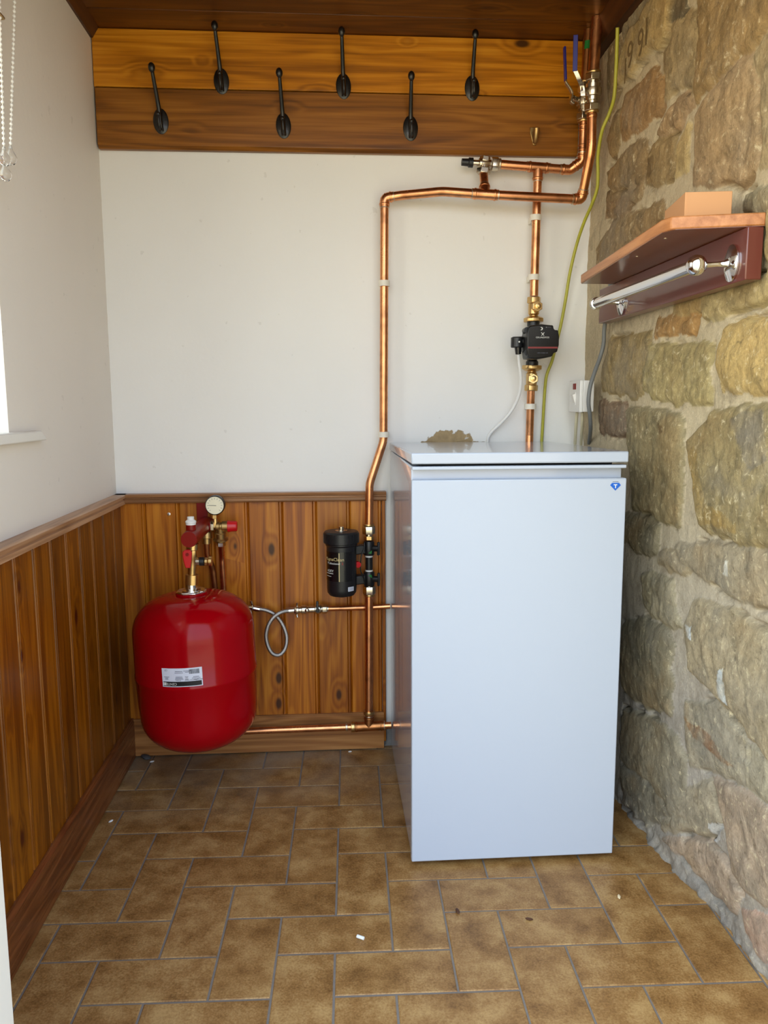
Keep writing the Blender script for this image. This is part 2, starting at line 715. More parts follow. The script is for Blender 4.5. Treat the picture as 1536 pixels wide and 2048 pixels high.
WALL = plaster('wall_paint', (237, 235, 231), damage=[
    (.928, .888, .066, .038, (162, 138, 100), 1.5, 44), (.985, .884, .055, .014, (158, 134, 98), 1.2, 50), (.865, .884, .03, .014, (158, 134, 98), 1.2, 50),
    (.80, .03, .08, .045, (120, 118, 116), .6, 40)])
WALL_L = plaster('side_wall_paint', (234, 227, 218))
PAINT = plain('white_gloss_paint', (232, 228, 220), .35, var=.02)
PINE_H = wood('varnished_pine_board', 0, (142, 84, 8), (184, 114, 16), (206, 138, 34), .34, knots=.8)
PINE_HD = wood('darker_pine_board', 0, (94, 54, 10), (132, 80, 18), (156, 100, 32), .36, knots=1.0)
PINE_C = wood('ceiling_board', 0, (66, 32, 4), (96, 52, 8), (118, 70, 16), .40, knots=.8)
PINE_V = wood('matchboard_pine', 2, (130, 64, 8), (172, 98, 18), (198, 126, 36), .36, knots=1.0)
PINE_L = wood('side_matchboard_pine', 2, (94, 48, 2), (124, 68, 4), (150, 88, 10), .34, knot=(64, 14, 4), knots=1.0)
PINE_R = wood('rail_wood', 0, (134, 90, 54), (172, 122, 80), (196, 148, 104), .38, knots=.2)
PINE_RL = wood('side_rail_wood', 1, (138, 98, 66), (180, 136, 100), (204, 162, 126), .38, knots=.2)
PINE_S = wood('skirting_wood', 0, (108, 66, 32), (148, 96, 50), (174, 122, 70), .38, knots=.4)
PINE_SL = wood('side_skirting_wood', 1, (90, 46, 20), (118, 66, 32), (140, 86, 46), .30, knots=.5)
SHELF = wood('shelf_wood', 1, (150, 94, 52), (170, 112, 68), (186, 128, 82), .32, knots=0)
MAROON = plain('maroon_gloss_paint', (98, 46, 38), .28, coat=.3)
SHELF_U = plain('shelf_underside_brown', (112, 64, 34), .3, coat=.3)
COPPER = copper_mat('copper', (222, 154, 106))
COPPER_D = copper_mat('dull_copper', (186, 126, 78), .34)
SOLDER = plain('solder', (206, 192, 170), .35, 1)
BRASS = plain('brass', (206, 172, 116), .30, 1)
BRASS_D = plain('aged_brass', (176, 146, 96), .38, 1)
NICKEL = plain('nickel_plate', (206, 196, 178), .22, 1)
CHROME = plain('chrome', (228, 228, 230), .07, 1, var=.01)
STEEL = plain('braided_steel', (176, 172, 166), .35, 1, var=.25, vscale=600, bump=.8, bscale=900)
BLACK = plain('black_plastic', (22, 22, 24), .38, var=.1)
BLACK_G = plain('gloss_black_plastic', (12, 12, 14), .22, var=.1)
IRON = plain('black_iron', (16, 15, 15), .34, 0, .5, .2, bump=.2, bscale=300)
REDV = plain('red_enamel', (156, 1, 12), .13, spec=.22, coat=0, var=.02)
REDP = plain('red_plastic', (196, 16, 24), .35)
RED_D = plain('dark_red_paint', (126, 16, 8), .35, spec=.3)
WHITE = plain('white_plastic', (232, 230, 226), .35, var=.01)
APPL = plain('white_enamel_steel', (178, 185, 199), .16, coat=.4, var=.005)
APPL_S = plain('white_satin_steel', (178, 185, 199), .42, var=.005)
DARK = plain('dark_recess', (30, 28, 26), .8)
CLEARISH = plain('clip_nylon', (226, 220, 206), .4, var=.02)
BLUE = plain('blue_vinyl', (30, 34, 128), .35)
GREENY = plain('green_yellow_sheath', (170, 166, 52), .4, var=.2, vscale=60)
GREY = plain('grey_sheath', (112, 114, 114), .5)
CREAM = plain('cream_sheath', (214, 206, 176), .5)
CARD = plain('cardboard', (192, 142, 98), .75, var=.06, vscale=12, bump=.1)
DIAL = plain('dial_face', (244, 236, 206), .4, var=.02)
INK = plain('black_ink', (20, 20, 22), .5)
INKG = plain('grey_ink', (104, 104, 116), .5)
PAPER = plain('label_paper', (218, 220, 232), .4, var=.02)
WINK = plain('white_ink', (228, 226, 220), .5)
GINK = plain('gold_ink', (206, 186, 132), .4)
RINK = plain('red_ink', (182, 30, 36), .5)
STRIPE = plain('dull_red_stripe', (132, 48, 46), .5)
LOGO = plain('blue_ink', (20, 92, 190), .35)
GREEN = plain('green_plastic', (24, 120, 50), .4)
GROUT = plain('grey_grout', (122, 112, 104), .85, var=.15, vscale=120)
GROUND = plain('outdoor_paving', (204, 186, 148), .8, var=.1, vscale=8)
STONE = stone_mat()
TILE = tile_mat()
CARVE_SHADE = plain('painted_carving_shade', (112, 90, 54), .85)
wgm, wnt, wgb = mat('window_glass')
wtr = N(wnt, 'ShaderNodeBsdfTransparent')
wgl = N(wnt, 'ShaderNodeBsdfGlossy')
wgl.inputs['Roughness'].default_value = .02
wmx = N(wnt, 'ShaderNodeMixShader')
wmx.inputs[0].default_value = .08
L(wnt, wtr.outputs[0], wmx.inputs[1])
L(wnt, wgl.outputs[0], wmx.inputs[2])
L(wnt, wmx.outputs[0], wnt.nodes['Material Output'].inputs[0])
gm, gnt, gb = mat('clear_glass')
gb.inputs['Base Color'].default_value = (1, 1, 1, 1)
gb.inputs['Transmission Weight'].default_value = 1
gb.inputs['Roughness'].default_value = .02
gb.inputs['IOR'].default_value = 1.45
GLASS = gm

# ================================================================== SETTING
CEIL = 1.949
FRONT = -1.42
R_ = lambda: (random.random(), random.random(), random.random(), 1)

# ---- floor: 2:1 tiles laid in herringbone
TA, TX, TY, TR = .1071, .0615, -.5418, -.025


def tile_pt(i, j):
    u, v = i * TA, -j * TA
    return (TX + u * math.cos(TR) - v * math.sin(TR), TY + u * math.sin(TR) + v * math.cos(TR))


def clip(poly, fn, inter):
    out = []
    for k in range(len(poly)):
        a, b = poly[k], poly[(k + 1) % len(poly)]
        fa, fb = fn(a), fn(b)
        if fa >= 0:
            out.append(a)
        if (fa >= 0) != (fb >= 0):
            t = fa / (fa - fb)
            out.append((a[0] + (b[0] - a[0]) * t, a[1] + (b[1] - a[1]) * t))
    return out


def inset(poly, d):
    c = (sum(p[0] for p in poly) / len(poly), sum(p[1] for p in poly) / len(poly))
    n = len(poly)
    out = []
    for k in range(n):
        a, b, e = Vector(poly[k - 1]), Vector(poly[k]), Vector(poly[(k + 1) % n])
        d1, d2 = (b - a).normalized(), (e - b).normalized()
        n1, n2 = Vector((-d1.y, d1.x)), Vector((-d2.y, d2.x))
        cen = Vector(c)
        if n1.dot(cen - a) < 0:
            n1 = -n1
        if n2.dot(cen - b) < 0:
            n2 = -n2
        s = n1 + n2
        den = 1 + n1.dot(n2)
        out.append(tuple(b + s * (d / max(den, .3))))
    return out


fm = MB()
for j in range(-8, 11):
    for i in range(-4, 16):
        quads = []
        if (i - 2 - j) % 4 == 0:
            quads.append(((i, j), (i + 2, j + 1)))
        if (i - 1 - j) % 4 == 0:
            quads.append(((i, j), (i + 1, j + 2)))
        for (a, b) in quads:
            poly = [tile_pt(a[0], a[1]), tile_pt(b[0], a[1]), tile_pt(b[0], b[1]), tile_pt(a[0], b[1])]
            poly = inset(poly, .0019)
            for fn in (lambda p: p[0], lambda p: 1.37 - p[0], lambda p: -.001 - p[1], lambda p: p[1] - FRONT):
                if len(poly) > 2:
                    poly = clip(poly, fn, None)
            if len(poly) < 3:
                continue
            ar = abs(sum(poly[k - 1][0] * poly[k][1] - poly[k][0] * poly[k - 1][1] for k in range(len(poly)))) / 2
            if ar < 2e-4:
                continue
            fm.rnd = R_()
            dz = random.uniform(-.0006, .0004)
            top = inset(poly, .0016)
            n = len(poly)
            vs = [(p[0], p[1], -.008) for p in poly] + [(p[0], p[1], -.0012 + dz) for p in poly] + [(p[0], p[1], dz) for p in top]
            fs = []
            for r in range(2):
                fs += [(r * n + k, r * n + (k + 1) % n, (r + 1) * n + (k + 1) % n, (r + 1) * n + k) for k in range(n)]
            fs.append(list(range(2 * n, 3 * n)))
            fm.add(vs, fs)
floor = struct(fm.build('floor', TILE))
struct(MB().box(-.02, 1.42, FRONT, .02, -.04, -.0016).build('grout', GROUT, floor))
struct(MB().box(-3, 5, -7, FRONT, -.08, -.03).build('ground', GROUND))

# ---- back wall, side wall with its window opening, front wall with the doorway
struct(MB().box(-.24, 1.45, 0, .15, -.04, CEIL + .05).build('wall_back', WALL))
WY0, WY1, WZ0, WZ1 = -1.25, -.70, .945, 1.85
wl = MB()
wl.box(-.24, 0, FRONT, WY0, -.04, CEIL + .05)
wl.box(-.24, 0, WY1, 0, -.04, CEIL + .05)
wl.box(-.24, 0, WY0, WY1, -.04, WZ0)
wl.box(-.24, 0, WY0, WY1, WZ1, CEIL + .05)
struct(wl.build('wall_left', WALL_L))
wf = MB()
wf.box(-.24, .13, FRONT, -1.30, -.04, CEIL + .05)
wf.box(.13, 1.45, FRONT, -1.30, 1.90, CEIL + .05)
struct(wf.build('wall_front', WALL_L))
# doorway frame, seen as the pale edge low on the left
dj = MB().box(.13, .190, FRONT - .01, -1.285, -.03, 1.90).build('door_1', PAINT, bevel=.004)
struct(dj)
dj['label'] = 'white painted door jamb at the lower left edge'
# window: casing, glazing and sill
wn = MB()
wn.box(-.215, -.165, WY1 - .05, WY1, WZ0, WZ1)
wn.box(-.215, -.165, WY0, WY0 + .05, WZ0, WZ1)
wn.box(-.215, -.165, WY0 + .05, WY1 - .05, WZ0, WZ0 + .05)
wn.box(-.215, -.165, WY0 + .05, WY1 - .05, WZ1 - .05, WZ1)
win = struct(wn.build('window_1', PAINT, bevel=.003))
MB().box(-.195, -.189, WY0 + .05, WY1 - .05, WZ0 + .05, WZ1 - .05).build('pane', wgm, win)
sl = MB()
e0, e1 = atx(84, 861, .018), atx(96, 880, .018)
sl.prism([(.018, e0.y, e0.z), (.018, e1.y, e1.z), (.018, -1.30, e1.z), (.018, -1.30, e0.z)], (-.18, 0, 0))
sl.build('window_sill', PAINT, win, bevel=.003)

# ---- ceiling of dark boards running across
cb = MB()
ys = [0.0, atz(480, 24, CEIL).y]
while ys[-1] > FRONT:
    ys.append(ys[-1] - .135)
for a, b in zip(ys, ys[1:]):
    cb.rnd = R_()
    cb.box(-.02, 1.40, b + .0012, a - .0012, CEIL, CEIL + .02)
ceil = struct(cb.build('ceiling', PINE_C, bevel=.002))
struct(MB().box(-.24, 1.5, FRONT, .15, CEIL + .02, CEIL + .07).build('ceiling_deck', DARK, ceil))
tm = MB()
tm.rnd = R_()
tm.prism([(0, -.026, CEIL), (.022, -.026, CEIL), (.006, -.026, CEIL - .026), (0, -.026, CEIL - .026)], (0, FRONT + .15, 0))
struct(tm.build('trim_1', wood('dark_bead_wood', 1, (50, 24, 8), (70, 36, 12), (88, 48, 18), .4, knots=0)))
tm = MB()
tm.rnd = R_()
tm.prism([(1.33, -.03, CEIL), (1.268, -.03, CEIL), (1.285, -.03, CEIL - .055), (1.33, -.03, CEIL - .06)], (0, FRONT + .15, 0))
struct(tm.build('trim_2', wood('dark_edge_wood', 1, (44, 20, 6), (60, 30, 10), (76, 40, 14), .45, knots=0)))

# ---- matchboard dado of the back wall
PY = -.013
DZ = .7586
rail_b = .735
sk_top = at(620, 1431, -.028).z
gx = [at(p, 1200, PY).x for p in (298, 365, 433, 501, 568.5, 635, 701.5, 764)]
xe = at(771, 1200, PY).x
edges = [.0005] + gx
pb = MB()
for a, b in zip(edges, edges[1:]):
    pb.rnd = R_()
    g = .0001
    # board with a bead along its right edge
    pb.prism([(a + g, 0, .02), (a + g, PY + .005, .02), (a + g + .0035, PY, .02), (b - .011, PY, .02), (b - .0095, PY + .0035, .02), (b - .008, PY, .02),
              (b - .0035, PY, .02), (b - g, PY + .005, .02), (b - g, 0, .02)], (0, 0, DZ - .028))
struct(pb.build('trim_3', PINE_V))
pb = MB()
pb.rnd = (.35, .2, .9, 1)
pb.box(gx[-1] + .001, xe, -.017, 0, .02, DZ - .004)
struct(pb.build('trim_4', PINE_V, bevel=.002))
rl = MB()
rl.rnd = R_()
rl.prism([(.0, 0, DZ), (.0, -.030, DZ), (.0, -.032, DZ - .003), (.0, -.030, DZ - .008), (.0, -.024, DZ - .010), (.0, -.024, DZ - .013),
          (.0, -.027, DZ - .015), (.0, -.027, DZ - .022), (.0, -.022, DZ - .026), (.0, 0, DZ - .026)], (xe + .002, 0, 0))
struct(rl.build('trim_5', PINE_R))
sk = MB()
sk.rnd = R_()
sk.prism([(0, 0, .004), (0, -.026, .004), (0, -.026, sk_top - .006), (0, -.020, sk_top), (0, 0, sk_top)], (at(768, 1470, -.026).x, 0, 0))
struct(sk.build('baseboard_back', PINE_S))

# ---- matchboard dado of the side wall
pl = MB()
y = -.013
wds = [.085] + [.094] * 20
for wd in wds:
    a, b = y, max(y - wd, -1.30)
    pl.rnd = R_()
    g = .0001
    pl.prism([(0, a - g, .02), (PY * -1 - .005, a - g, .02), (.013, a - g - .0035, .02), (.013, b + .011, .02), (.0095, b + .0095, .02), (.013, b + .008, .02),
              (.013, b + .0035, .02), (.008, b + g, .02), (0, b + g, .02)], (0, 0, DZ - .028))
    y = b
    if y <= -1.299:
        break
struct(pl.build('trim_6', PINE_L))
rl = MB()
rl.rnd = R_()
q = lambda x, z: (x, -.0, z)
rl.prism([q(0, DZ), q(.030, DZ), q(.032, DZ - .003), q(.030, DZ - .010), q(.024, DZ - .012), q(.024, DZ - .015), q(.028, DZ - .017),
          q(.028, DZ - .027), q(.022, DZ - .030), q(0, DZ - .030)], (0, -1.30, 0))
struct(rl.build('trim_7', PINE_RL))
sk = MB()
sk.rnd = (.5, .4, .1, 1)
sk.prism([q(0, .003), q(.024, .003), q(.024, .106), q(.018, .113), q(0, .113)], (0, -1.30, 0))
struct(sk.build('baseboard_left', PINE_SL))

# ---- rubble stone wall on the right
SXW = 1.30


def cpx(k, pts):
    ox, oy, s = {1: (1160, 0, 1536 / 376), 2: (1160, 376, 1536 / 376), 3: (1160, 700, 1536 / 376), 4: (1160, 1050, 1536 / 376), 5: (1160, 1400, 1305 / 376), 0: (0, 0, 1)}[k]
    return [(ox + x / s, oy + y / s) for x, y in pts]


STONES = [  # crop, outline, colour, height, roughness
    (1, [(340, 160), (400, -60), (620, -60), (520, 120), (400, 280), (330, 300)], (150, 130, 86), .012, 1),
    (1, [(300, 710), (310, 560), (390, 280), (640, -80), (760, -80), (690, 320), (560, 400)], (196, 166, 106), .010, .15),
    (1, [(740, -20), (840, -20), (812, 140), (720, 190), (708, 120)], (76, 70, 56), .006, 1),
    (1, [(700, 220), (860, 90), (940, 100), (930, 400), (910, 700), (760, 720), (660, 800), (640, 420), (690, 330)], (180, 156, 112), .010, 1),
    (1, [(330, 800), (560, 560), (630, 640), (650, 820), (570, 960), (440, 1080), (330, 1150), (310, 950)], (176, 132, 78), .012, .7),
    (1, [(950, -200), (1700, -200), (1700, 60), (1540, 190), (1400, 340), (1150, 590), (1000, 760), (920, 850), (930, 500)], (166, 132, 78), .024, .9),
    (1, [(1170, 610), (1390, 410), (1385, 700), (1400, 1350), (1270, 1490), (905, 1490), (915, 940), (1020, 800)], (182, 152, 114), .012, .9),
    (1, [(1405, 400), (1545, 240), (1640, 330), (1640, 1240), (1430, 1360), (1420, 1000)], (188, 168, 128), .012, 1),
    (1, [(700, 880), (860, 740), (900, 850), (840, 920), (740, 1070), (620, 1130), (570, 1130), (630, 980)], (182, 150, 112), .012, 2),
    (1, [(830, 1020), (850, 1120), (840, 1380), (740, 1430), (750, 1180), (790, 1080)], (218, 192, 134), .009, .5),
    (1, [(500, 1290), (560, 1170), (720, 1090), (730, 1440), (560, 1530), (500, 1500)], (160, 136, 92), .010, 1.5),
    (1, [(225, 380), (300, 310), (290, 700), (200, 1000), (190, 700)], (148, 122, 80), .010, 1),
    (1, [(240, 960), (300, 900), (305, 1180), (220, 1290), (190, 1150)], (160, 132, 86), .010, 1),
    (1, [(180, 1400), (440, 1160), (510, 1150), (480, 1600), (180, 1700)], (160, 132, 92), .010, 1.5),
    (2, [(160, 40), (420, 20), (330, 230), (170, 240)], (146, 112, 72), .010, 1),
    (2, [(250, 260), (660, 120), (680, 220), (420, 420), (300, 560), (120, 700), (110, 500)], (158, 130, 88), .008, 1),
    (2, [(1280, 60), (1620, -40), (1620, 150), (1470, 190), (1260, 200)], (160, 150, 122), .010, 1.4),
    (2, [(1480, 220), (1640, 160), (1640, 820), (1370, 940), (1060, 1060), (960, 1100), (950, 1000), (960, 860), (1470, 680)], (190, 170, 118), .014, 1.2),
    (2, [(600, 1075), (740, 1060), (880, 1040), (890, 1090), (862, 1195), (760, 1170), (590, 1205)], (178, 130, 66), .008, .5),
    (2, [(740, 950), (940, 900), (930, 1010), (720, 1040)], (180, 150, 92), .006, 1),
    (0, [(1212, 676), (1298, 670), (1290, 720), (1280, 788), (1258, 794), (1196, 780), (1195, 740)], (170, 144, 90), .010, .8),
    (0, [(1294, 692), (1410, 690), (1412, 760), (1410, 806), (1370, 806), (1300, 796), (1284, 780), (1290, 720)], (178, 160, 106), .014, 1.4),
    (0, [(1440, 660), (1470, 642), (1560, 630), (1560, 786), (1440, 780), (1431, 740), (1429, 700)], (204, 172, 104), .016, 1.3),
    (3, [(120, 410), (320, 460), (328, 690), (280, 700), (120, 660)], (136, 104, 80), .008, 1),
    (3, [(345, 480), (480, 480), (800, 530), (830, 600), (812, 1200), (800, 1430), (760, 1465), (600, 1360), (400, 1300), (390, 1030), (370, 800)], (152, 138, 100), .018, .8),
    (0, [(1420, 826), (1455, 818), (1560, 810), (1560, 1100), (1525, 1098), (1488, 1088), (1461, 1080), (1442, 1070), (1414, 1062), (1396, 1048), (1385, 1000), (1378, 945), (1375, 880)], (156, 138, 92), .026, 1.0),
    (0, [(1230, 1030), (1253, 1031), (1300, 1038), (1311, 1055), (1309, 1090), (1304, 1106), (1278, 1102), (1252, 1085), (1230, 1080)], (124, 114, 86), .014, .7),
    (4, [(620, 230), (650, 212), (740, 205), (800, 260), (800, 330), (880, 390), (850, 405), (730, 370), (620, 290)], (164, 144, 110), .014, 1.2),
    (4, [(770, 170), (1060, 140), (1330, 200), (1620, 220), (1620, 720), (1536, 690), (1230, 600), (1040, 490), (930, 415), (810, 315)], (164, 150, 126), .014, .8),
    (4, [(480, 420), (560, 400), (740, 450), (752, 640), (800, 830), (740, 835), (620, 770), (490, 680), (470, 560)], (154, 143, 114), .014, 1.8),
    (0, [(1378, 1208), (1390, 1203), (1454, 1220), (1500, 1258), (1565, 1320), (1565, 1526), (1525, 1525), (1490, 1480), (1450, 1430), (1407, 1378), (1366, 1336), (1363, 1246)], (170, 153, 122), .016, .7),
    (4, [(300, 800), (370, 785), (490, 765), (700, 865), (745, 960), (718, 1180), (745, 1300), (700, 1530), (480, 1480), (300, 1330)], (124, 116, 94), .012, .8),
    (5, [(260, 60), (480, 140), (640, 265), (675, 420), (655, 790), (560, 770), (430, 555), (260, 400)], (132, 124, 106), .012, .7),
    (5, [(260, 440), (420, 580), (555, 780), (480, 840), (420, 880), (340, 790), (270, 700)], (118, 112, 100), .010, .7),
    (5, [(690, 30), (940, 20), (1075, 195), (1095, 300), (1055, 585), (850, 515), (820, 475), (700, 465), (685, 300)], (152, 144, 128), .008, 1),
    (5, [(1080, 325), (1165, 335), (1245, 440), (1245, 700), (1160, 675), (1073, 590)], (166, 158, 138), .010, .2),
    (5, [(1262, 445), (1420, 460), (1420, 830), (1305, 790), (1258, 755)], (190, 168, 118), .012, .8),
    (5, [(840, 565), (1080, 650), (1230, 785), (1420, 880), (1420, 1480), (1300, 1440), (1140, 1420), (1000, 1285), (960, 1225), (885, 900)], (166, 142, 124), .014, .8),
    (5, [(682, 625), (815, 565), (845, 850), (760, 955), (660, 915), (560, 898), (500, 878), (600, 800)], (154, 142, 122), .010, .8),
    (5, [(520, 965), (760, 985), (895, 1150), (985, 1300), (965, 1470), (900, 1470), (780, 1330), (640, 1100)], (174, 148, 130), .012, .9),
    (5, [(1000, 1490), (1080, 1485), (1230, 1565), (1420, 1620), (1420, 2050), (1240, 1880), (1120, 1780), (1010, 1620)], (188, 142, 122), .014, .7),
]
rs = random.Random(11)
for (ya_, yb_) in ((-1.085, -1.25), (-1.27, -1.45)):
    zc_ = -.03
    while zc_ < 1.98:
        hz = rs.uniform(.12, .26)
        ja = lambda: rs.uniform(-.014, .014)
        STONES.append((None, [(ya_ + ja(), zc_ + .012 + ja()), ((ya_ + yb_) / 2, zc_ + .010 + ja()), (yb_ + ja(), zc_ + .012 + ja()), (yb_ + ja(), zc_ + hz - .01 + ja()), ((ya_ + yb_) / 2, zc_ + hz - .006 + ja()), (ya_ + ja(), zc_ + hz - .01 + ja())],
                       rs.choice(((170, 146, 104), (156, 136, 96), (182, 154, 106), (164, 142, 118))), .012, .9))
        zc_ += hz
step = .004
ny, nz_ = int(1.42 / step) + 1, int(1.985 / step) + 1
yy = -np.arange(ny) * step
zz = -.02 + np.arange(nz_) * step
Yg, Zg = np.meshgrid(yy, zz, indexing='ij')
wob_a = np.zeros_like(Yg)
wob_b = np.zeros_like(Yg)
rough_f = np.zeros_like(Yg)
low = np.zeros_like(Yg)
for i in range(ny):
    for k in range(nz_):
        p = Vector((0, yy[i], zz[k]))
        wob_a[i, k] = noise.noise(p * 22)
        wob_b[i, k] = noise.noise(p * 22 + Vector((7, 3, 1)))
        rough_f[i, k] = noise.noise(Vector((0, p.y * 1.2, p.z)) * 34) * .6 + noise.noise(p * 75 + Vector((1, 2, 3))) * .4
        low[i, k] = noise.noise(p * 5.5)
U, V_ = Yg + wob_a * .010, Zg + wob_b * .010
best = np.full(Yg.shape, -1.0)
edge = np.full(Yg.shape, 9.0)
hh = np.zeros_like(Yg)
colr = np.zeros(Yg.shape + (3,))
mort_c = np.array(lin((192, 176, 146))[:3])
mort_lo = np.array(lin((162, 153, 142))[:3])
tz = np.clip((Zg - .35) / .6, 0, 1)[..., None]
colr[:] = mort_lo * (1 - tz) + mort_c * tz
mask = np.zeros_like(Yg)
rgh = np.full(Yg.shape, .35)
for (k, pts, c, h, ro) in STONES:
    if k is None:
        poly = pts
    else:
        poly = [(p.y, p.z) for p in (atx(px, py, SXW) for px, py in cpx(k, pts))]
    ins = np.zeros(Yg.shape, bool)
    dist = np.full(Yg.shape, 9.0)
    for a in range(len(poly)):
        (x0, y0), (x1, y1) = poly[a - 1], poly[a]
        if abs(y1 - y0) > 1e-9:
            c1 = (y0 > V_) != (y1 > V_)
            ins ^= c1 & (U < (x1 - x0) * (V_ - y0) / (y1 - y0) + x0)
        dx, dy = x1 - x0, y1 - y0
        t = np.clip(((U - x0) * dx + (V_ - y0) * dy) / (dx * dx + dy * dy + 1e-12), 0, 1)
        dist = np.minimum(dist, np.hypot(U - x0 - t * dx, V_ - y0 - t * dy))
    dist = np.where(ins, dist, -dist) + .0065 + wob_b * .003
    sel = (dist > 0) & (dist > best)
    best[sel] = dist[sel]
    edge = np.minimum(edge, np.abs(dist))
    dist = np.maximum(dist, 0)
    prof = h * .55 * (1 - np.exp(-dist / .007)) + .004 * (1 - np.exp(-dist / .05))
    hh[sel] = prof[sel]
    cl = np.array(lin(c)[:3])
    cl = (cl * .72 + .28 * (np.array(lin((166, 154, 130))[:3]))) * .86
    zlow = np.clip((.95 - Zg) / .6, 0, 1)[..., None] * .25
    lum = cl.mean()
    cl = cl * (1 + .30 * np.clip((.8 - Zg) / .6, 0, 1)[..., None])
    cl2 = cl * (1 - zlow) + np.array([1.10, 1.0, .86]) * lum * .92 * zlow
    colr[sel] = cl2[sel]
    mask[sel] = np.clip(dist / .009 + rough_f * 1.1 - .15, 0, 1)[sel]
    rgh[sel] = ro
for (k, pts, c) in ((4, [(855, 805), (900, 808), (905, 945), (865, 935)], (226, 232, 236)), (4, [(1135, 1165), (1172, 1165), (1182, 1500), (1115, 1400), (1120, 1290)], (222, 230, 236)),
                    (5, [(790, 855), (850, 850), (850, 980), (800, 990)], (206, 206, 206)), (4, [(1160, 280), (1200, 290), (1185, 420), (1150, 410)], (224, 222, 214)),
                    (5, [(685, 140), (830, 215), (1005, 490), (890, 390), (740, 250)], (132, 90, 52)), (3, [(640, 600), (690, 600), (690, 670), (650, 670)], (84, 72, 54)),
                    (1, [(500, 1290), (580, 1280), (560, 1420), (510, 1460)], (66, 56, 42)), (3, [(1240, 560), (1500, 480), (1540, 900), (1400, 1000), (1300, 760)], (126, 116, 98)),
                    (3, [(890, 800), (960, 780), (1040, 1250), (1300, 1400), (1300, 1480), (960, 1420), (920, 1200)], (158, 134, 84))):
    poly = [(p.y, p.z) for p in (atx(px, py, SXW) for px, py in cpx(k, pts))]
    ins = np.zeros(Yg.shape, bool)
    for a in range(len(poly)):
        (x0, y0), (x1, y1) = poly[a - 1], poly[a]
        if abs(y1 - y0) > 1e-9:
            ins ^= ((y0 > V_) != (y1 > V_)) & (U < (x1 - x0) * (V_ - y0) / (y1 - y0) + x0)
    wgt = ins * np.clip(.75 + wob_a * .8 + rough_f * .6, 0, 1)
    colr = colr * (1 - wgt[..., None]) + np.array(lin(c)[:3]) * wgt[..., None]
lowz = np.clip(1 - Zg / .5, 0, 1)
base = 1.312 + np.clip(-Yg - .45, 0, 1) * .075 * lowz + .012 * low
X = base - hh - rough_f * (.0014 + .0022 * rgh)
crack = np.clip((wob_a + low * .8) * 2.2 - .15, 0, 1) * np.exp(-(edge / .0045) ** 2)
X += crack * .016
pq = [(p.y, p.z) for p in (atx(a_, b_, SXW) for a_, b_ in cpx(1, STONES[1][1]))]
fl = (best > 0) & (np.abs(rgh - .15) < 1e-6)
X[fl] = (base.mean() * 0 + 1.300) - .008 * (1 - np.exp(-best[fl] / .007))
toe = np.clip(1 - Zg / .05, 0, 1)
X -= toe * (.006 + .010 * (wob_b + rough_f))
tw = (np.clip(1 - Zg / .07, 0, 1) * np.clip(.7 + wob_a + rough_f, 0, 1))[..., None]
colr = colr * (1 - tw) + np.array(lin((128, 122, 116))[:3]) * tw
sverts = np.stack([X, Yg, Zg], -1).reshape(-1, 3)
idx = np.arange(ny * nz_).reshape(ny, nz_)
quads = np.stack([idx[:-1, :-1], idx[:-1, 1:], idx[1:, 1:], idx[1:, :-1]], -1).reshape(-1, 4)
me = bpy.data.meshes.new('wall_right')
me.vertices.add(len(sverts))
me.vertices.foreach_set('co', sverts.astype(np.float32).ravel())
me.loops.add(quads.size)
me.loops.foreach_set('vertex_index', quads.astype(np.int32).ravel())
me.polygons.add(len(quads))
me.polygons.foreach_set('loop_start', (np.arange(len(quads)) * 4).astype(np.int32))
me.polygons.foreach_set('loop_total', np.full(len(quads), 4, np.int32))
me.update()
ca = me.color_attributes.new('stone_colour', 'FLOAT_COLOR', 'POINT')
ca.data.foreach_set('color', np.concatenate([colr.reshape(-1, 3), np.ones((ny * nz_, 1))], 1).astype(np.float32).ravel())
cm = me.color_attributes.new('stone_mask', 'FLOAT_COLOR', 'POINT')
cm.data.foreach_set('color', np.concatenate([np.repeat(mask.reshape(-1, 1), 3, 1), np.ones((ny * nz_, 1))], 1).astype(np.float32).ravel())
me.materials.append(STONE)
me.shade_smooth()
stone = bpy.data.objects.new('wall_right', me)
C.objects.link(stone)
struct(stone)
struct(MB().box(1.36, 1.5, FRONT, .15, -.04, CEIL + .05).build('masonry_core', DARK, stone))


def stone_x(y, z):
    i = min(max(int(round(-y / step)), 0), ny - 1)
    k = min(max(int(round((z + .02) / step)), 0), nz_ - 1)
    return float(X[i, k])


# date digits: flat shapes, the shade of the carving put into their colour
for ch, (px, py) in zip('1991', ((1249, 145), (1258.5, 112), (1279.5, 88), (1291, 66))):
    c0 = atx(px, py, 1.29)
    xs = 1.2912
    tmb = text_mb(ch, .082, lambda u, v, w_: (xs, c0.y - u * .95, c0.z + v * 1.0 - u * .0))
    cv = tmb.build('digit_shade', CARVE_SHADE, stone)
    struct(cv)

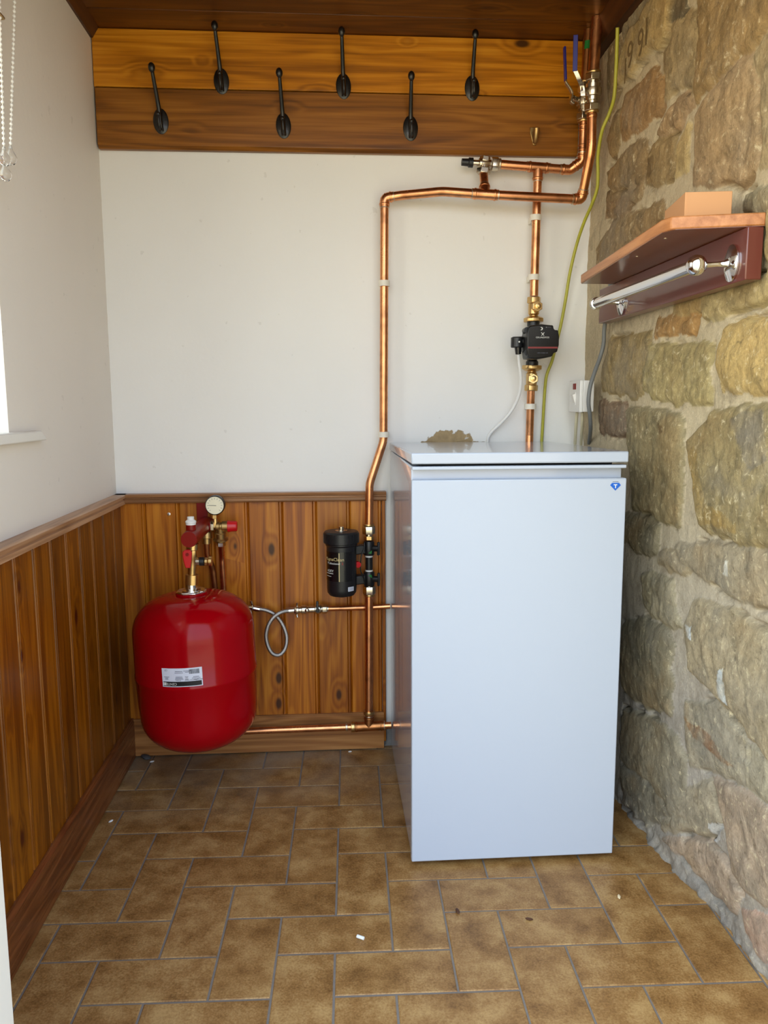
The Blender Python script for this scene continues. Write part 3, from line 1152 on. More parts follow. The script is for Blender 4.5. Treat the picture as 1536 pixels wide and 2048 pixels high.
# ================================================================== THINGS
# ---- the two coat-hook boards on the back wall
BY = -.025
zj = at(660, 184, BY).z
zb = at(660, 303, BY).z
bx1 = at(1168, 250, BY).x
b1 = MB()
b1.rnd = (.62, .3, .2, 1)
b1.prism([(.002, 0, zj + .0015), (.002, BY, zj + .0015), (.002, BY, CEIL - .001), (.002, 0, CEIL - .001)], (1.27, 0, 0))
tag(b1.build('hook_board', PINE_H, bevel=.002), 'upper orange varnished pine board running under the dark ceiling', 'board', 'pine boards carrying the coat hooks')
b2 = MB()
b2.rnd = (.45, .7, .6, 1)
b2.prism([(.004, 0, zb), (.004, BY + .010, zb), (.004, BY, zb + .009), (.004, BY - .001, zj - .0015), (.004, 0, zj - .0015)], (1.262, 0, 0))
tag(b2.build('hook_board', PINE_HD, bevel=.0015), 'lower brown varnished pine board directly above the white wall', 'board', 'pine boards carrying the coat hooks')

# ---- black iron coat hooks


def make_hook(label, loc):
    t = thing('coat_hook', label, 'hook', loc, 'black coat hooks on the pine boards')
    o = Vector(loc)
    m = MB()
    m.lathe([(0, 0), (.0195, 0), (.0195, .0022), (.0165, .0045), (.0, .0055)], o, (0, -1, 0), 28)
    m.map(lambda q: (q.x, q.y, o.z + (q.z - o.z) * 1.62))
    m.build('backplate', IRON, t, smooth=50)
    p = catmull([o + Vector(v) for v in ((0, -.003, -.024), (0, -.010, -.012), (0, -.013, .006), (0, -.018, .03), (0, -.036, .058), (0, -.054, .083), (0, -.064, .098))], 6)
    n = len(p)
    MB().tube(p, [.0066 - .0022 * (i / n) for i in range(n)], 12).build('arm', IRON, t, smooth=60)
    MB().sphere(o + Vector((0, -.067, .104)), .0088, 18, (1, .95, 1.35)).build('knob', IRON, t, smooth=80)
    p = catmull([o + Vector(v) for v in ((0, -.006, -.020), (0, -.018, -.024), (0, -.028, -.018), (0, -.031, -.004), (0, -.031, .006))], 6)
    MB().tube(p, .0036, 12).build('lower_hook', IRON, t, smooth=60)
    MB().sphere(o + Vector((0, -.031, .008)), .0055, 16).build('lower_knob', IRON, t, smooth=80)
    t.rotation_euler = (0, -math.radians(2.5), 0)
    return t


hk = [((322, 243), 'leftmost black iron coat hook, on the lower brown board'),
      ((443, 163), 'leftmost black iron coat hook on the upper orange board'),
      ((567, 252), 'middle black iron coat hook on the lower brown board'),
      ((687, 173), 'middle black iron coat hook on the upper orange board'),
      ((821, 257), 'rightmost black iron coat hook on the lower brown board, left of the brass hook'),
      ((944, 177), 'rightmost black iron coat hook on the upper orange board')]
h0 = None
for (px, py), lb in hk:
    p = at(px, py, BY - .001)
    if h0 is None:
        h0 = make_hook(lb, p)
    else:
        dup(h0, p, lb)
p = at(1069, 272, BY - .001)
t = thing('brass_hook', 'small worn brass hook alone at the right end of the lower board', 'hook', p)
m = MB()
m.prism([(p.x - .013, p.y, p.z + .021), (p.x + .013, p.y, p.z + .021), (p.x + .013, p.y, p.z + .008), (p.x + .004, p.y, p.z - .024), (p.x - .004, p.y, p.z - .024), (p.x - .013, p.y, p.z + .008)], (0, -.003, 0))
m.build('backplate', BRASS_D, t, bevel=.0015)
pp = catmull([p + Vector(v) for v in ((0, -.002, -.016), (0, -.012, -.014), (0, -.020, .000), (0, -.022, .012))], 6)
MB().tube(pp, [.0055 + .003 * (i / len(pp)) for i in range(len(pp))], 12).build('hook_arm', BRASS_D, t, smooth=60)

# ---- boiler cabinet
CX0, CX1, CY0, CY1 = .757, 1.2045, -.620, -.030
t = thing('boiler_cabinet', 'white enamelled steel boiler cabinet standing on the tiled floor beside the stone wall', 'boiler', ((CX0 + CX1) / 2, -.32, 0))
MB().box(CX0 + .001, CX1 - .003, -.598, CY1, .018, .8735).build('body', APPL, t, bevel=.003)
MB().box(CX0, CX1, CY0, -.6005, .012, .847).build('door_panel', APPL_S, t, bevel=.0025)
MB().box(CX0 + .001, CX1 - .001, CY0 + .001, -.5985, .8675, .8745).build('handle_lip', APPL_S, t, bevel=.0015)
ZB = .895
m = MB().prism([(CX0 - .001, CY0 - .002, .8795), (CX0 - .001, CY0 - .002, .9025), (CX0 - .001, CY1 + .006, ZB), (CX0 - .001, CY1 + .006, ZB - .02)], (CX1 - CX0 + .003, 0, 0))
m.build('lid', APPL, t, bevel=.003)
MB().box(CX0 + .02, CX1 - .02, -.585, CY1, .872, .8798).build('lid_gap_fill', DARK, t)  # dark fill set into the gap between body and lid
for fx, fy in ((CX0 + .05, -.55), (CX1 - .05, -.55), (CX0 + .05, -.09), (CX1 - .05, -.09)):
    MB().cyl((fx, fy, 0), (fx, fy, .019), .018).build('foot', BLACK, t)
c = at(1231, 972, CY0 - .0006)
bd = MB()
P2 = lambda u, v: (c.x + u, c.y, c.z + v)
bd.prism([P2(-.0075, .0065), P2(.0075, .0065), P2(.0112, .0015), P2(0, -.0095), P2(-.0112, .0015)], (0, .0008, 0))
bdo = bd.build('badge', LOGO, t)
wm = MB()
for poly in (((-.004, .0035), (.0035, .0035), (.0035, .0018), (.001, .0018), (.001, -.0045), (-.0008, -.0045), (-.0008, .0018), (-.004, .0018)),):
    wm.prism([(c.x + u, c.y - .0002, c.z + v) for u, v in poly], (0, .0003, 0))
wm.build('badge_letter', WINK, bdo)
MB().box(c.x - .006, c.x + .006, CY0 - .0005, CY0 + .0005, c.z + .0082, c.z + .0092).build('badge_line', INKG, bdo)

# ---- pipe helpers
RC = .0112


def ring(m, c, d, r, w):
    c, d = Vector(c), Vector(d).normalized()
    m.lathe([(r * .98, -w), (r, -w * .8), (r, w * .8), (r * .98, w)], c, d, 24)


def fitting(parent, name, path, r, mat_=COPPER, ends=(1, 1), len_=.010):
    """soldered fitting: sleeve along a path with raised rims at its ends"""
    P = [Vector(p) for p in path]
    o = MB().tube(P, r, 20).build(name, mat_, parent, smooth=60)
    for e, (a, b) in zip(ends, ((P[0], P[1]), (P[-1], P[-2]))):
        if e:
            d = (b - a).normalized()
            m = MB()
            m.lathe([(r * .9, -.0022), (r * 1.02, -.0015), (r * 1.02, 0), (r * .98, .0012)], a, d, 24)
            m.build('solder_rim', SOLDER, o, smooth=60)
            m = MB()
            ring(m, a + d * .008, d, r + .0014, .0022)
            m.build('rim', mat_, o, smooth=60)
    return o


def elbow(parent, a, b, c_, r, leg=.024, rad=.018, mat_=COPPER):
    a, b, c_ = Vector(a), Vector(b), Vector(c_)
    p = [b + (a - b).normalized() * leg, b, b + (c_ - b).normalized() * leg]
    return fitting(parent, 'elbow', fillet(p, rad, 8), r + .0016, mat_)


def tee(parent, a, b, branch, r, half=.028, br=.03, mat_=COPPER):
    a, b, br_ = Vector(a), Vector(b), Vector(branch)
    mid = (a + b) / 2
    d = (b - a).normalized()
    o = fitting(parent, 'tee', [mid - d * half, mid - d * half * .3, mid + d * half * .3, mid + d * half], r + .0016, mat_)
    e = (br_ - mid).normalized()
    m = MB().tube([mid, mid + e * br], r + .0016, 20)
    b_ = m.build('tee_branch', mat_, o, smooth=60)
    m = MB()
    ring(m, mid + e * (br - .006), e, r + .0030, .0022)
    m.build('rim', mat_, o, smooth=60)
    m = MB()
    ring(m, mid + e * (br + .0008), e, r + .0014, .0014)
    m.build('solder_rim', SOLDER, o, smooth=60)
    return o


def pipe(parent, pts, r=RC, rad=.05, mat_=COPPER, n=10):
    return MB().tube(fillet(pts, rad, n), r, 20).build('tube', mat_, parent, smooth=60)


# ---- risers out of the ceiling
ya, yb = -.150, -.085
fa0 = at(1194, 41, ya)
fa0.z = CEIL - .001
fa1 = at(1187, 146, ya)
t = thing('copper_riser', 'thick copper pipe dropping from the ceiling into the front lever valve', 'pipe', fa1)
pipe(t, [fa0, fa1], .0135)
ra0, ra1 = at(1178, 66, yb), at(1171, 168, yb)
ra0.z = CEIL - .001
t = thing('copper_riser', 'copper pipe with a green mark behind the front riser, at the corner', 'pipe', ra1)
pipe(t, [ra0, ra1], .0125, mat_=COPPER_D)
gm_ = MB()
gc_ = ra0 + (ra1 - ra0) * .30
gd_ = (ra1 - ra0).normalized()
vs_, fs_ = [], []
for i in range(9):
    an = math.radians(-150 + 75 * i / 8)
    for z in (-.010, .010):
        vs_.append(gc_ + gd_ * z + Vector((math.cos(an), math.sin(an), 0)) * .0130)
for i in range(8):
    fs_.append((2 * i, 2 * i + 2, 2 * i + 3, 2 * i + 1))
gm_.add(vs_, fs_)
gm_.build('green_mark', GREEN, t, smooth=60)


# ---- lever ball valves
def lever_valve(label, top, bot, stem, lever, flat, width):
    top, bot = Vector(top), Vector(bot)
    ax = (bot - top)
    Lh = ax.length
    d = ax.normalized()
    t = thing('lever_valve', label, 'valve', (top + bot) / 2, 'lever ball valves at the ceiling corner')
    m = MB().nut(top, top + d * Lh * .20, .0205)
    m.build('nut', NICKEL, t, bevel=.0008)
    m = MB().nut(bot - d * Lh * .20, bot, .0205)
    m.build('nut', NICKEL, t, bevel=.0008)
    k = Lh
    MB().lathe([(.013, .20 * k), (.013, .27 * k), (.018, .28 * k), (.018, .38 * k), (.0215, .40 * k), (.0225, .5 * k), (.0215, .60 * k), (.018, .62 * k), (.018, .72 * k), (.013, .73 * k), (.013, .80 * k)],
               top, d, 24).build('body', NICKEL, t, smooth=35)
    m = MB()
    ring(m, top - d * .002, d, .0175, .003)
    m.build('olive_ring', BRASS, t, smooth=60)
    m = MB()
    ring(m, bot + d * .002, d, .0175, .003)
    m.build('olive_ring', BRASS, t, smooth=60)
    mid = (top + bot) / 2
    st = Vector(stem)
    MB().cyl(mid, st, .0065).build('stem', NICKEL, t, smooth=50)
    MB().nut(st - (st - mid).normalized() * .006, st + (st - mid).normalized() * .003, .009).build('stem_nut', CHROME, t)
    lv = [Vector(q) for q in lever]
    wv = Vector(flat).normalized() * width
    nrm = None

    def strip(pts, th):
        m = MB()
        vs, fs = [], []
        for i, p in enumerate(pts):
            tg = (pts[min(i + 1, len(pts) - 1)] - pts[max(i - 1, 0)]).normalized()
            nn = tg.cross(wv).normalized() * th
            vs += [p - wv - nn, p + wv - nn, p + wv + nn, p - wv + nn]
        for i in range(len(pts) - 1):
            for e in range(4):
                fs.append((i * 4 + e, i * 4 + (e + 1) % 4, i * 4 + 4 + (e + 1) % 4, i * 4 + 4 + e))
        fs += [(0, 1, 2, 3), tuple(len(pts) * 4 - 4 + e for e in range(4))]
        m.add(vs, fs)
        return m
    cut = len(lv) - 2
    strip(catmull(lv[:cut + 1], 6), .0021).build('lever', NICKEL, t, bevel=.0005)
    o = strip([lv[cut] - (lv[cut + 1] - lv[cut]) * .04, lv[cut + 1]], .0026).build('lever_grip', BLUE, t, bevel=.001)
    o['label'] = 'blue vinyl grip'
    return t


vt, vb = at(1187, 146, ya), at(1184, 222, ya + .012)
lever_valve('front lever ball valve with broad blue handle, on the thicker riser', vt, vb, at(1161, 179, ya - .012),
            [at(1166, 192, ya - .015), at(1164, 172, ya - .018), at(1158, 158, ya - .030), at(1150, 140, ya - .036), at(1151.5, 70, ya - .045)], (1, -.25, 0), .0056)
vt2, vb2 = at(1171, 166, yb), at(1168, 240, yb + .008)
lever_valve('rear lever ball valve with thin blue handle seen edge-on, nearest the boards', vt2, vb2, at(1143, 196, yb - .004),
            [at(1148, 208, yb - .010), at(1142, 203, yb - .010), at(1144, 188, yb - .010), at(1139, 176, yb - .012), at(1132, 166, yb - .014), at(1131, 160, yb - .014), at(1129, 94, yb - .018)], (0, 1, 0), .006)

# ---- main copper run: front valve - lower level - down the wall - filter
t = thing('copper_pipe_run', 'long copper pipe run from the front lever valve across and down to the black filter', 'pipe', at(768, 640, -.045))
A0 = at(1184, 222, ya + .012)
A1 = at(1183, 300, ya + .016)
A2 = at(1163, 399, -.090)
A3 = at(970, 389, -.088)
A4 = at(885, 383, -.082)
A5 = at(800, 391, -.050)
A6 = at(769, 396, -.046)
A7 = at(767, 882, -.046)
A8 = at(739, 968, -.058)
A9 = at(738, 1048, -.058)
pipe(t, [A0, A1, A2], .0118, .12)
pipe(t, [A2, A3, A4, A5, A6], .0118, [.02, .10, .10])
pipe(t, [A6, A7, A8, A9], RC, [.07, .07])
elbow(t, A1 + (A2 - A1) * .3, A2, A3, .0118)
elbow(t, A5, A6, A7, RC)
B0 = at(967, 343, -.050)
tm_ = A3 + (A2 - A3).normalized() * .004
tee(t, A3 + (A4 - A3).normalized() * .03, A3 + (A2 - A3).normalized() * .03, B0, .0118, .034, .030)
pipe(t, [A3, B0], .0112)
m = MB()
ring(m, A0 - (A0 - A1).normalized() * .012, A0 - A1, .0133, .004)
m.build('rim', COPPER, t, smooth=60)

# ---- second run: rear valve - bypass valve - pump
t = thing('copper_pipe_run', 'copper pipe from the rear lever valve to the bypass valve and down to the pump', 'pipe', at(1072, 400, -.046))
D0 = at(1168, 240, yb + .008)
D1 = at(1165, 322, -.068)
D2 = at(1140, 340, -.056)
D3 = at(1076, 335, -.050)
D4 = at(1001, 329, -.050)
D5 = at(1068, 592, -.046)
pipe(t, [D0, D1, D2], RC, .012)
pipe(t, [D2, D4], .0116)
pipe(t, [D3, D5], RC)
elbow(t, D0, D1, D2, RC, .02, .012)
fitting(t, 'elbow', fillet([D1 + (D2 - D1) * .35, D2, D2 + (D4 - D2).normalized() * .026], .015), .0128)
tee(t, D3 + (D4 - D3).normalized() * .03, D3 + (D2 - D3).normalized() * .03, D5, .0114, .030, .034)
for f in (.14, .24, .62, .72):
    m = MB()
    ring(m, D0 + (D1 - D0) * f, D1 - D0, .0128, .0022)
    m.build('rim', COPPER, t, smooth=60)

# ---- bypass valve
p = at(969, 327, -.050)
t = thing('bypass_valve', 'nickel bypass valve with black cap pointing left under the pine boards', 'valve', p)
dx = (D4 - p).normalized()
MB().lathe([(.0095, -.016), (.0135, -.014), (.0135, -.008), (.0115, -.006), (.0115, .008), (.0105, .010), (.0105, .017)], p, dx, 24).build('body', NICKEL, t, smooth=40)
MB().nut(p + dx * .019, p + dx * .037, .0185).build('union_nut', NICKEL, t, bevel=.0008)
m = MB()
ring(m, p + dx * .040, dx, .0150, .0024)
m.build('olive_ring', SOLDER, t, smooth=60)
dn = (B0 - p).normalized()
MB().nut(p + dn * .012, p + dn * .027, .0185).build('outlet_nut', NICKEL, t, bevel=.0008)
MB().cyl(p - dn * .0, p + dn * .014, .011).build('outlet', NICKEL, t, smooth=50)
MB().nut(p - dn * .017, p - dn * .004, .0145).build('bonnet', NICKEL, t, bevel=.001)
MB().cyl(p - dx * .014, p - dx * .031, .0078).build('spindle', NICKEL, t, smooth=50)
m = MB()
m.lathe([(.0125, .0), (.0125, .011), (.0098, .013), (.0090, .030), (0, .030)], p - dx * .031, -dx, 20)
m.build('cap', BLACK, t, smooth=35)

# ---- pump valves


def pump_valve(label, pipe_end, flange_end, knob):
    a, b = Vector(pipe_end), Vector(flange_end)
    d = (b - a).normalized()
    Lh = (b - a).length
    t = thing('pump_valve', label, 'valve', a, 'brass valves above and below the pump')
    MB().nut(a, a + d * .017, .0188).build('nut', BRASS, t, bevel=.001)
    MB().lathe([(.0135, .016), (.0150, .020), (.0150, Lh * .68), (.011, Lh * .74), (.011, Lh * .80)], a, d, 24).build('body', BRASS, t, smooth=40)
    m = MB()
    m.lathe([(.013, Lh * .76), (.020, Lh * .80), (.0275, Lh * .86), (.0275, Lh), (.0275 * .95, Lh)], a, d, 10)
    m.build('union_nut', BRASS, t, bevel=.001)
    k = Vector(knob)
    c0 = a + d * (Lh * .42)
    e = (k - c0).normalized()
    MB().cyl(c0, k, .0105).build('spindle', BRASS, t, smooth=50)
    MB().nut(k - e * .002, k + e * .008, .0145).build('gland_nut', BRASS, t, bevel=.001)
    MB().lathe([(.0075, 0), (.0075, .006), (.004, .007), (.004, .012), (0, .013)], k + e * .008, e, 18).build('spindle_tip', BRASS, t, smooth=40)


PY_ = -.046
pump_valve('brass pump valve above the black pump', at(1068, 594, PY_), at(1067, 644, PY_), at(1074, 613, PY_ - .030))
pump_valve('brass pump valve below the black pump', at(1062, 782, PY_), at(1064, 731, PY_), at(1066, 758, PY_ - .030))

# ---- pump
pc = at(1069, 688, PY_)
t = thing('circulation_pump', 'black circulation pump with red stripe between two brass valves', 'pump', pc)
m = MB()
m.lathe([(.017, 0), (.017, .010), (.0135, .014), (.0135, .05)], at(1067, 644, PY_), at(1064, 731, PY_) - at(1067, 644, PY_), 24)
m.build('upper_port', BLACK, t, smooth=40)
m = MB()
m.lathe([(.017, 0), (.017, .010), (.0135, .014), (.0135, .05)], at(1064, 731, PY_), at(1067, 644, PY_) - at(1064, 731, PY_), 24)
m.build('lower_port', BLACK, t, smooth=40)
MB().lathe([(.030, -.03), (.036, -.022), (.036, .022), (.043, .024), (.043, .040), (.030, .042), (.030, .062), (0, .062)], pc, (0, -1, 0), 36).build('pump_body', BLACK, t, smooth=40)
FY = -.150
hc = at(1085, 684, FY)
sc_px = 2.0474 / FPX


def hp(px, py):
    q = at(px, py, FY)
    return Vector((q.x, FY, q.z))


outl = [hp(*v) for v in ((1056, 656), (1059, 651), (1084, 648), (1107, 650), (1108, 657), (1111, 659.5), (1117, 660), (1119, 672), (1118.5, 690), (1115, 704), (1108, 706), (1105, 713), (1090, 716), (1072, 718), (1056, 716.5), (1054, 700), (1054, 670))]
m = MB().prism([q + Vector((0, .006, 0)) for q in outl], (0, .052, 0))
m.build('control_box', BLACK, t, bevel=.003)
m = MB().prism([hc + (q - hc) * .985 for q in outl], (0, .008, 0))
fp = m.build('front_cover', BLACK_G, t, bevel=.0025)
for (px, py) in ((1050, 662), (1050, 706)):
    q = at(px, py, FY + .035)
    MB().cyl(q, q + Vector((0, -.022, 0)), .008).build('screw_boss', BLACK, t, smooth=50)
F = lambda u, v, w_, c_=None: (c_.x + u, FY - .0004, c_.z + v)
z0, z1 = hp(1086, 693.5).z, hp(1086, 697).z
MB().box(hp(1056, 695).x, hp(1115, 695).x, FY - .0005, FY + .001, z1, z0).build('stripe', STRIPE, fp)
q1 = hp(1085, 675)
text_mb('GRUNDFOS', .0056, lambda u, v, w_: (q1.x + u * 1.2, FY - .0004, q1.z + v)).build('lettering', WINK, fp)
q2 = hp(1085.5, 668.5)
m = MB()
for sx_ in (-1, 1):
    m.prism([(q2.x + sx_ * u, FY - .0004, q2.z + v) for u, v in ((-.0045, .0040), (-.0030, .0046), (.0006, .0008), (.0040, -.0030), (.0028, -.0036), (-.0008, -.0002))], (0, .0004, 0))
m.build('logo', WINK, fp)
q3 = hp(1082.5, 657.3)
MB().lathe([(0, 0), (.0040, 0), (.0040, .0004), (0, .0004)], q3, (0, -1, 0), 20).build('button', WINK, fp)
MB().lathe([(0, 0), (.0030, 0), (.0030, .0004), (0, .0004)], q3 + Vector((-.0018, -.0005, 0)), (0, -1, 0), 20).build('moon_mask', BLACK_G, fp)  # black disc covering part of the white one, leaving a moon icon
q4 = hp(1092, 654.5)
for k in range(5):
    MB().box(q4.x + k * .0027, q4.x + k * .0027 + .0014, FY - .0005, FY, q4.z - .0005, q4.z + .0005).build('indicator', WINK if k == 0 else INKG, fp)
q5 = hp(1085, 706)
text_mb('UPS3 15-50/65 130', .0042, lambda u, v, w_: (q5.x + u * .85, FY - .0004, q5.z + v)).build('lettering', INKG, fp)
# plug at its side with the lead
k0 = at(1052, 683, FY + .055)
k1 = at(1026, 684, FY + .055)
MB().cyl(k0, k1, .014).build('plug_collar', BLACK, t, smooth=50)
kc = at(1034, 685, FY + .052)
m = MB().cyl(kc + Vector((0, 0, .0135)), kc + Vector((0, 0, -.0135)), .0165)
pl_ = m.build('plug', BLACK, t, bevel=.002)
MB().cyl(kc + Vector((.002, -.0168, .0005)), kc + Vector((.002, -.0172, .0005)), .0022).build('plug_dot', WINK, pl_)
MB().cyl(kc + Vector((.003, 0, -.0135)), kc + Vector((.004, 0, -.031)), .0095, .0075).build('strain_relief', BLACK_G, t, smooth=50)
cb_ = kc + Vector((.004, 0, -.030))
wc = MB().tube(catmull([cb_, at(1038, 722, -.090), at(1042, 760, -.07), at(1038, 790, -.05), at(1024, 820, -.035), at(1003, 845, -.025), at(985, 862, -.016), at(977, 874, -.012), at(975, 886, -.008)], 8), .0042, 12).build('pump_cable', WHITE, smooth=60)
tag(wc, 'white cable curving from the pump plug down to the cabinet lid', 'cable')

# ---- pipe from the pump down behind the cabinet
t = thing('copper_pipe', 'bright copper pipe dropping from the lower pump valve behind the cabinet lid', 'pipe', at(1061, 800, PY_))
e1 = at(1059, 878, PY_ + .028)
pipe(t, [at(1062, 780, PY_), at(1059, 870, -.0225), Vector((at(1059, 870, -.0225).x, -.0125, .5))], .0108, .02)

# ---- nylon pipe clips


def make_clip(c, r, label):
    c = Vector(c)
    t = thing('pipe_clip', label, 'clip', c, 'white nylon pipe clips on the back wall')
    m = MB()
    n = 20
    vs, fs = [], []
    for i in range(n + 1):
        an = -PI * 1.35 + (2 * PI * .86) * i / n + PI * .92
        for rr in (r + .0004, r + .0042):
            for z in (-.0075, .0075):
                vs.append(c + Vector((rr * math.sin(an), -rr * math.cos(an), z)))
    for i in range(n):
        a, b = i * 4, i * 4 + 4
        fs += [(a, a + 1, b + 1, b), (a + 2, b + 2, b + 3, a + 3), (a, b, b + 2, a + 2), (a + 1, a + 3, b + 3, b + 1)]
    fs += [(0, 2, 3, 1), (n * 4, n * 4 + 1, n * 4 + 3, n * 4 + 2)]
    m.add(vs, fs)
    m.build('clip_ring', CLEARISH, t, smooth=40)
    MB().box(c.x - r * .75, c.x + r * .75, c.y + r + .001, 0, c.z - .008, c.z + .008).build('clip_base', CLEARISH, t, bevel=.001)


for (px, py, y_, lb) in ((1071, 436, -.047, 'white pipe clip just under the crossing pipes, topmost on the pump pipe'), (1067, 555, -.046, 'white pipe clip just above the upper pump valve'),
                         (1061, 813, -.040, 'white pipe clip below the pump, near the cabinet lid'), (768, 567, -.046, 'upper white pipe clip on the tall left copper pipe'),
                         (767, 869, -.046, 'lower white pipe clip on the tall left copper pipe, above its bend')):
    make_clip(at(px, py, y_), RC, lb)

# ---- loose cables
ec = [(1235, 55, -.27), (1234, 90, -.255), (1232, 140, -.235), (1228, 195, -.22), (1218, 228, -.215), (1204, 262, -.20), (1196, 310, -.17), (1196, 350, -.155), (1194, 378, -.145), (1184, 408, -.125),
      (1168, 445, -.085), (1153, 490, -.055), (1140, 545, -.040), (1131, 600, -.034), (1122, 648, -.030), (1112, 690, -.030), (1104, 722, -.030), (1093, 752, -.026), (1089, 790, -.020), (1086, 840, -.014), (1083, 888, -.010)]
o = MB().tube(catmull([at(*q) for q in ec], 8), .0042, 12).build('earth_cable', GREENY, smooth=60)
tag(o, 'green and yellow cable running down the corner past the pump', 'cable')
gc = [(1221, 568, -.200), (1216, 610, -.185), (1209, 655, -.185), (1207, 688, -.180), (1200, 715, -.178), (1188, 748, -.190), (1180, 775, -.196), (1177, 805, -.196), (1180, 832, -.185), (1181, 860, -.15), (1178, 886, -.06)]
o = MB().tube(catmull([at(*q) for q in gc], 8), .0052, 12).build('grey_cable', GREY, smooth=60)
tag(o, 'grey cable hanging from behind the shelf backboard past the switch', 'cable')
for pts, lb in (([(1154, 824, -.085), (1152, 850, -.07), (1150, 888, -.03)], 'left pale cable entering the switch box from below'), ([(1165, 824, -.12), (1164, 850, -.10), (1162, 889, -.03)], 'right pale cable entering the switch box from below')):
    o = MB().tube(catmull([at(*q) for q in pts], 6), .0042, 10).build('switch_cable', CREAM, smooth=60)
    tag(o, lb, 'cable', 'pale cables under the switch')

# ---- fused switch
s0, s1 = atx(1139, 762, 1.247), atx(1161, 760, 1.247)
sz1, sz0 = s0.z, atx(1139, 824, 1.247).z
ysw0, ysw1 = s1.y, s0.y
t = thing('fused_switch', 'square white switch box in the corner above the cabinet', 'switch', (1.262, (ysw0 + ysw1) / 2, (sz0 + sz1) / 2))
MB().box(1.256, 1.285, ysw0 + .001, ysw1 - .001, sz0 + .001, sz1 - .001).build('back_box', WHITE, t, bevel=.002)
MB().box(1.247, 1.256, ysw0, ysw1, sz0, sz1).build('face_plate', WHITE, t, bevel=.002)
ym = (ysw0 + ysw1) / 2
MB().box(1.2455, 1.249, ym - .012, ym + .012, sz1 - .024, sz1 - .008).build('neon', RED_D, t, bevel=.001)
m = MB().prism([(1.2475, ym - .012, sz0 + .020), (1.2475, ym + .012, sz0 + .020), (1.2475, ym + .012, sz0 + .052), (1.2475, ym - .012, sz0 + .052)], (-.0015, 0, 0))
m.build('rocker_surround', WHITE, t, bevel=.0006)
m = MB().prism([(1.246, ym - .009, sz0 + .024), (1.239, ym - .009, sz0 + .046), (1.246, ym - .009, sz0 + .049)], (0, .018, 0))
m.build('rocker', PAINT, t)

# ---- shelf, rail and box on the stone wall
ZS = 1.285
TS = .021
bb0, bb1 = atx(1197, 650, 1.275), atx(1490, 555, 1.275)
zbot = (bb0.z + bb1.z) / 2
t = thing('wall_shelf', 'brown wooden shelf with maroon backboard mounted on the stone wall', 'shelf', (1.275, (bb0.y + bb1.y) / 2, ZS))
MB().box(1.275, 1.303, bb1.y, bb0.y, zbot, ZS).build('back_board', MAROON, t, bevel=.002)
s_far, s_c1, s_c2, s_near = atz(1161, 568, ZS), atz(1322, 466, ZS), atz(1352, 459, ZS), atz(1492, 451, ZS)
m = MB()
m.rnd = (.6, .3, .4, 1)
ol = [(1.303, s_near.y), (s_c2.x, s_c2.y), (s_c2.x - (s_c2.x - s_c1.x) * .55, s_c2.y + .004), (s_c1.x, s_c1.y), (s_far.x, s_far.y), (1.303, s_far.y)]
m.prism([(x, y, ZS + .0008) for x, y in ol], (0, 0, TS))
m.build('shelf_board', SHELF, t, bevel=.0025)
m = MB().prism([(x, y, ZS) for x, y in [(1.303, s_near.y - -.002), (s_c2.x, s_c2.y + .002), (s_c1.x + .002, s_c1.y), (s_far.x + .002, s_far.y - .002), (1.303, s_far.y - .002)]], (0, 0, .0014))
m.build('underside', SHELF_U, t)  # darker brown sheet under the shelf board
for (px, py) in ((1331, 477), (1274, 513)):
    q = atz(px, py, ZS)
    MB().cyl(q, q + Vector((0, 0, -.0008)), .003).build('screw_plug', SOLDER, t)
# rail
r1 = atx(1391, 526, 1.212)
r0 = atx(1192, 611, 1.212)
r0.z = r1.z = (r0.z + r1.z) / 2
t = thing('towel_rail', 'chrome towel rail fixed under the shelf on the maroon backboard', 'rail', (r0 + r1) / 2)
dr = (r1 - r0).normalized()
MB().cyl(r0, r1, .0112).build('bar', CHROME, t, smooth=50)
for e, s in ((r0, -1), (r1, 1)):
    d = dr * s
    if s > 0:
        MB().sphere(e + d * .004, .0172, 24).build('end_ball', CHROME, t, smooth=80)
    else:
        MB().lathe([(.0112, -.008), (.0140, -.006), (.0140, .004), (.011, .008), (0, .009)], e, d, 24).build('end_cap', CHROME, t, smooth=40)
    f = Vector((1.2745, e.y - .003 * s, e.z + .004))
    m = MB()
    Lp = f.x - e.x
    m.lathe([(.004, .010), (.0055, .016), (.0045, .020), (.0040, Lp * .6), (.0052, Lp * .78), (.0100, Lp * .92), (.018, Lp - .004), (.0, Lp - .004)], e, f - e, 24)
    m.build('post', CHROME, t, smooth=45)
    m = MB()
    m.lathe([(0, .010), (.012, .009), (.020, .0055), (.0245, .003), (.0245, 0), (0, 0)], f, (-1, 0, 0), 32)
    m.map(lambda q: (q.x, f.y + (q.y - f.y) * .95, f.z + (q.z - f.z) * 1.25))
    m.build('flange', CHROME, t, smooth=50)
# cardboard box
a = at(1370, 400, -.86)
b = at(1465, 392, -.872)
wv = Vector((b.x - a.x, b.y - a.y, 0))
dv = Vector((-wv.y, wv.x, 0)).normalized() * .13
zt = at(1370, 384, -.86).z
zo = ZS + TS + .0012
t = thing('cardboard_box', 'small plain brown cardboard box standing on the shelf', 'box', (a.x, a.y, zo))
P0 = Vector((a.x, a.y, zo))
m = MB().prism([P0, P0 + wv, P0 + wv + dv, P0 + dv], (0, 0, zt - zo))
m.build('carton', CARD, t, bevel=.0012)
m = MB().prism([P0 + Vector((.0035, -.001, 0)), P0 + Vector((.0065, -.0014, 0)), P0 + Vector((.0065, .001, 0)), P0 + Vector((.0035, .001, 0))], (0, 0, zt - zo - .001))
m.build('edge_flap', CARD, t)

